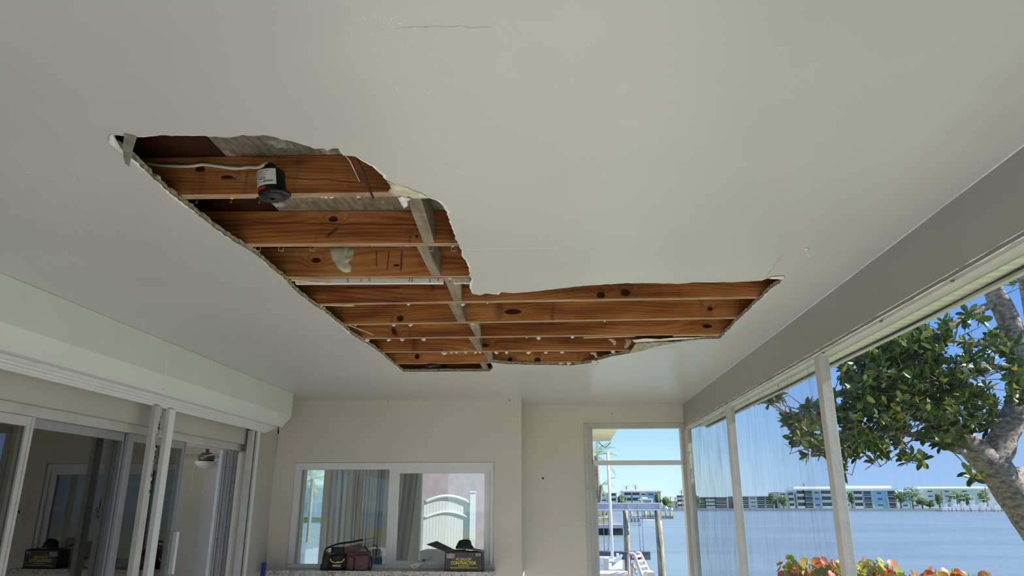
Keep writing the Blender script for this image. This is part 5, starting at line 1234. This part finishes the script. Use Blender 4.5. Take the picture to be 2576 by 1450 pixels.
e = dock(2364, 2535, 1284.5, FY - 22, 18, 'long dark marina dock left of the big tree trunk', False)
# T-top boat behind the lift beam
YT = 110.0
e = empty('boat', Q(1626, 1290, YT), 'white canopy of a boat showing above the lift beam', 'boat')
pbox(MB(), 1609, 1255, 1644, 1258.5, YT, 2.2).build('canopy', M_rw, e); pbox(MB(), 1615, 1251.5, 1629, 1254.5, YT + .4, 1).build('upper_canopy', M_rw, e)
m = MB(); pbox(m, 1614, 1258, 1616, 1284, YT, .1); pbox(m, 1640, 1258, 1642, 1284, YT, .1); m.build('canopy_posts', M_vinyl, e)
pbox(MB(), 1622, 1258.5, 1642, 1266, YT + .5, 1).build('shade_cloth', M_br, e)
a = Q(1612, 1290, YT); MB().box(a.x, Q(1648, 1290, YT).x, YT, YT + 2.4, ZW, ZW + .8).build('hull', M_vinyl, e)
for k, (px, py, r, lab) in enumerate(((1676, 1279, 4.2, 'large round white float on the dock right of the second piling'), (1690, 1282, 3.2, 'smaller round white float at the end of the dock'))):
    c = Q(px, py, 166); MB().lathe([(0, -r * .08), (r * .07, -r * .05), (r * .088, 0), (r * .07, r * .05), (0, r * .06)], c, 16, M=Matrix.Rotation(rad(90), 4, 'X')).box(c.x - .1, c.x + .1, c.y, c.y + .2, Q(px, 1298, 166).z, c.z).build('round_float', M_vinyl, label=lab, cat='float')
# building and palm seen through the far left strip of the window
def left_view():
    Y = 130.0
    e = empty('waterside_house', Q(790, 1330, Y), 'white and blue waterside building in the left strip of the window', 'building')
    a, b = Q(690, 1312, Y), Q(880, 1228, Y)
    MB().box(a.x, b.x, Y, Y + 8, ZW, b.z).build('wall', M_bw, e)
    for k in range(9): 
        x = a.x + (b.x - a.x) * (k + .5) / 9; MB().box(x - .55, x + .55, Y - .05, Y, Q(790, 1296, Y).z, Q(790, 1266, Y).z).build('window', M_bb, e)
    MB().box(a.x - .4, b.x + .4, Y - .5, Y + 8, b.z, b.z + .5).build('roof', M_rw, e)
    tp = Q(786, 1205, 60); palm(Vector((tp.x, 60, ZW - .4)), tp, 2.2, 14, 'palm seen through the left strip of the window', .14, 'palms', .6, 77)
    struct('far_spit', MB().box(Q(600, 1300, Y).x, Q(960, 1300, Y).x, Y - 6, Y + 14, ZW - .2, ZW + .9), M_grass)
left_view()

# ---------------------------------------------------------------- big tree at the right
e = empty('broadleaf_tree', (4.9, 8.0, -.16), 'large leathery leaved tree with forked grey trunk outside the right screens', 'tree')
def limb(name, pts, r, n=14, w=.10):
    P = [at_y(x, y, Y) for x, y, Y in pts]; k = len(P); m_ = 5; S_ = smooth(P, m_); rs = []
    for i in range(len(S_)):
        t = i / m_; a = min(int(t), k - 1); b = min(a + 1, k - 1); rr_ = r[a] + (r[b] - r[a]) * (t - a); rs.append(rr_ * (1 + w * noise.noise(S_[i] * 5)))
    m = MB().tube(S_, rs, n)
    m.v = [p + Vector((noise.noise(p * 7), noise.noise(p * 7 + Vector((9, 0, 0))), 0)) * .012 * min(1, r[0] * 8) for p in m.v]
    return m.build(name, M_bark, e), S_
base = at_y(2650, 1560, 8.0); 
tr, S0 = limb('trunk', [(2860, 1800, 8.0), (2725, 1500, 8.0), (2648, 1385, 8.0), (2594, 1305, 8.0), (2558, 1255, 8.0), (2524, 1208, 8.0), (2492, 1160, 8.0)], [.26, .21, .19, .18, .175, .17, .165])
_, S1 = limb('branch', [(2500, 1172, 8.0), (2526, 1095, 8.05), (2562, 1015, 8.1), (2574, 945, 8.1), (2556, 870, 8.1), (2532, 795, 8.1), (2500, 735, 8.1), (2455, 640, 8.1), (2440, 540, 8.1), (2470, 430, 8.2), (2450, 330, 8.2)], [.16, .135, .13, .125, .12, .115, .105, .09, .07, .045, .012])
_, S2 = limb('branch', [(2496, 1178, 8.0), (2440, 1122, 7.95), (2378, 1078, 7.9), (2336, 1043, 7.8), (2312, 1005, 7.7), (2296, 960, 7.6), (2285, 900, 7.5), (2275, 850, 7.4)], [.15, .13, .115, .10, .09, .08, .06, .04])
_, S3 = limb('branch', [(2300, 985, 7.65), (2262, 955, 7.6), (2236, 962, 7.5), (2190, 978, 7.4), (2130, 985, 7.3), (2060, 1010, 7.2), (2000, 1045, 7.1)], [.065, .058, .052, .045, .034, .022, .010])
_, S4 = limb('branch', [(2500, 765, 8.1), (2440, 790, 8.0), (2390, 822, 7.9), (2345, 860, 7.8), (2300, 850, 7.6)], [.045, .038, .030, .022, .010], 10)
_, S5 = limb('branch', [(2530, 818, 8.1), (2510, 850, 8.0), (2478, 866, 7.9), (2420, 862, 7.8), (2350, 850, 7.7)], [.04, .032, .028, .020, .010], 10)
_, S6 = limb('branch', [(2565, 935, 8.1), (2520, 925, 8.0), (2455, 925, 7.9), (2430, 945, 7.8), (2405, 985, 7.7)], [.045, .035, .026, .018, .008], 10)
_, S7 = limb('branch', [(2470, 1150, 8.0), (2400, 1130, 7.8), (2320, 1100, 7.6), (2230, 1090, 7.3), (2140, 1105, 7.2), (2060, 1120, 7.1)], [.05, .04, .03, .022, .015, .008], 10)
_, S8 = limb('branch', [(2572, 950, 8.1), (2604, 860, 8.4), (2592, 780, 8.5), (2575, 700, 8.4), (2580, 600, 8.4), (2640, 500, 8.4), (2680, 400, 8.5)], [.085, .08, .07, .06, .05, .03, .01], 10)
_, S9 = limb('branch', [(2530, 1212, 8.0), (2558, 1196, 8.2), (2600, 1190, 8.4), (2690, 1130, 8.5), (2770, 980, 8.6), (2800, 820, 8.7), (2850, 650, 8.8)], [.09, .09, .085, .075, .06, .04, .012], 10)
allp = S2 + S3 + S4 + S5 + S6 + S7 + S1 + S8 + S9
CL = [(1935,1003,36,12,9),(1998,1085,34,45,15),(2045,1120,40,36,16),(2050,1040,45,36,16),(2150,1000,56,70,40),(2150,1095,55,55,32),(2225,930,56,56,46),(2250,1030,64,62,58),(2230,1120,46,26,12),(2310,900,54,62,46),(2330,1000,52,62,40),
      (2395,960,52,56,26),(2415,1050,52,52,28),(2365,1100,44,26,12),(2460,905,44,44,14),(2505,860,34,36,7),(2480,1000,34,36,12),(2452,1198,16,12,4),(2400,836,50,32,8),(2350,875,40,46,18),(2560,1010,26,56,10),(2545,880,24,36,7),(2290,845,38,34,18),(2200,868,46,24,14),(2125,905,28,34,10),(2540,700,28,26,8),(2120,1180,26,12,6),(2290,1155,40,12,5),(2490,1050,26,36,8),(2550,930,26,26,5),(2200,1160,14,10,2),(2180,900,50,24,12),(2260,890,40,30,14),(2440,800,30,20,5),
      (2440,460,110,70,45),(2360,560,70,40,20),(2560,380,120,60,40),(2690,450,90,80,35),(2860,620,110,90,45),(2780,800,70,80,30),(2780,960,60,60,18)]
rr = random.Random(21); fol = MB(); tw = MB()
def add_leaf(m, p, d, up, L, Wd):
    d = d.normalized(); s_ = d.cross(up)
    if s_.length < .05: s_ = d.orthogonal()
    s_.normalize(); n = s_.cross(d).normalized(); rows = []
    pr = [(0, .06), (.25, .55), (.6, 1.0), (.85, .72), (1.0, .05)]; vs = []
    for t, w in pr:
        c = p + d * (L * t) - n * (L * .18 * t * t) ; vs += [c + s_ * Wd * w + n * Wd * w * .28, c, c - s_ * Wd * w + n * Wd * w * .28]
    m.add(vs, [(3 * i + k, 3 * i + k + 1, 3 * i + 4 + k, 3 * i + 3 + k) for i in range(4) for k in (0, 1)], 0, True)
for (x, y, rx, ry, n) in CL:
    for k in range(int(n * 1.45)):
        a = rr.uniform(0, 2 * math.pi); q = math.sqrt(rr.random()); px, py = x + rx * q * math.cos(a), y + ry * q * math.sin(a)
        f0 = (px - 1900) / 660
        Y = 6.9 + 1.0 * f0 + rr.uniform(-.55, .65); c = at_y(px, py, Y)
        if c.x < XR(c.y) + .32: continue
        ax = (Vector((-.5, -.25, .35)) + Vector((rr.gauss(0, .6), rr.gauss(0, .6), rr.gauss(0, .5)))).normalized()
        o1 = ax.orthogonal().normalized(); o2 = ax.cross(o1); nl = rr.randint(5, 8); L0 = rr.uniform(.085, .15)
        for j in range(nl):
            b = 2 * math.pi * j / nl + rr.random() * .6; tilt = rr.uniform(.35, 1.25); d = ax * math.cos(tilt) + (o1 * math.cos(b) + o2 * math.sin(b)) * math.sin(tilt)
            add_leaf(fol, c - ax * rr.uniform(0, .03), d, ax + Vector((0, 0, .3)), L0 * rr.uniform(.75, 1.1), L0 * rr.uniform(.17, .23))
        if rr.random() < .6:
            nb = min(allp, key=lambda p: (p - c).length)
            L = (nb - c).length
            if L < .8:
                mid = (nb + c) / 2 + Vector((rr.gauss(0, .05), rr.gauss(0, .05), -.06 * L)); tw.tube([c - ax * .0, c - ax * min(.08, L * .3), mid, nb], [.003, .0035, .005, .008], 5, cap=False)
f = fol.build('foliage', M_leaf, e); f['kind'] = 'stuff'
f = tw.build('twigs', M_bark, e); f['kind'] = 'stuff'

# sea grape hedge under the right screens
def hedge(px0, px1, tops, Y, lab, seed, dens=1.0):
    rr = random.Random(seed); a, b = at_y(px0, 1440, Y), at_y(px1, 1440, Y)
    e = empty('sea_grape_hedge', ((a.x + b.x) / 2, Y, -.16), lab, 'hedge', 'sea grape hedge'); st = MB(); m = MB(); n = int((b.x - a.x) * 62)
    for k in range(n):
        u = k / n; x = a.x + (b.x - a.x) * u; y = Y + rr.uniform(-.2, .3)
        i = min(int(u * (len(tops) - 1)), len(tops) - 2); fr = u * (len(tops) - 1) - i; pt = tops[i] + (tops[i + 1] - tops[i]) * fr; zt = at_y(px0 + (px1 - px0) * u, pt, Y).z - rr.random() ** 2 * .12
        p = Vector((x + rr.gauss(0, .02), y, -.16)); tp = Vector((x, y, zt)); st.tube([p, (p + tp) / 2 + Vector((rr.gauss(0, .04), 0, 0)), tp], [.012, .008, .004], 5)
        for j in range(int(16 * dens)):
            t = j / 15; z = zt - .026 * j + rr.gauss(0, .01); an = rr.uniform(0, 2 * math.pi); rd = .03 + rr.random() * .07; c = Vector((x + rd * math.cos(an), y + rd * math.sin(an), z))
            nrm = (Vector((math.cos(an) * .8, math.sin(an) * .8 - .3, .7)) + Vector((rr.gauss(0, .4), rr.gauss(0, .4), rr.gauss(0, .4)))).normalized(); o1 = nrm.orthogonal().normalized(); o2 = nrm.cross(o1); r = rr.uniform(.026, .047)
            N = 9; m.add([c - nrm * .004] + [c + (o1 * math.cos(2 * math.pi * q / N) + o2 * math.sin(2 * math.pi * q / N)) * r + nrm * .006 for q in range(N)], [(0, 1 + q, 1 + (q + 1) % N) for q in range(N)], 0, True)
    st.build('stems', M_bark, e); f = m.build('foliage', M_grape, e); f['kind'] = 'stuff'
hedge(1982, 2270, [1438, 1412, 1409, 1412, 1414, 1424, 1418, 1424, 1412, 1424, 1450], 7.0, 'orange and green sea grape hedge either side of the tall white post base', 5)
hedge(2295, 2500, [1450, 1440, 1442, 1452, 1436, 1444, 1440, 1446, 1450, 1456], 7.0, 'lower orange sea grape clump at the bottom right', 9)
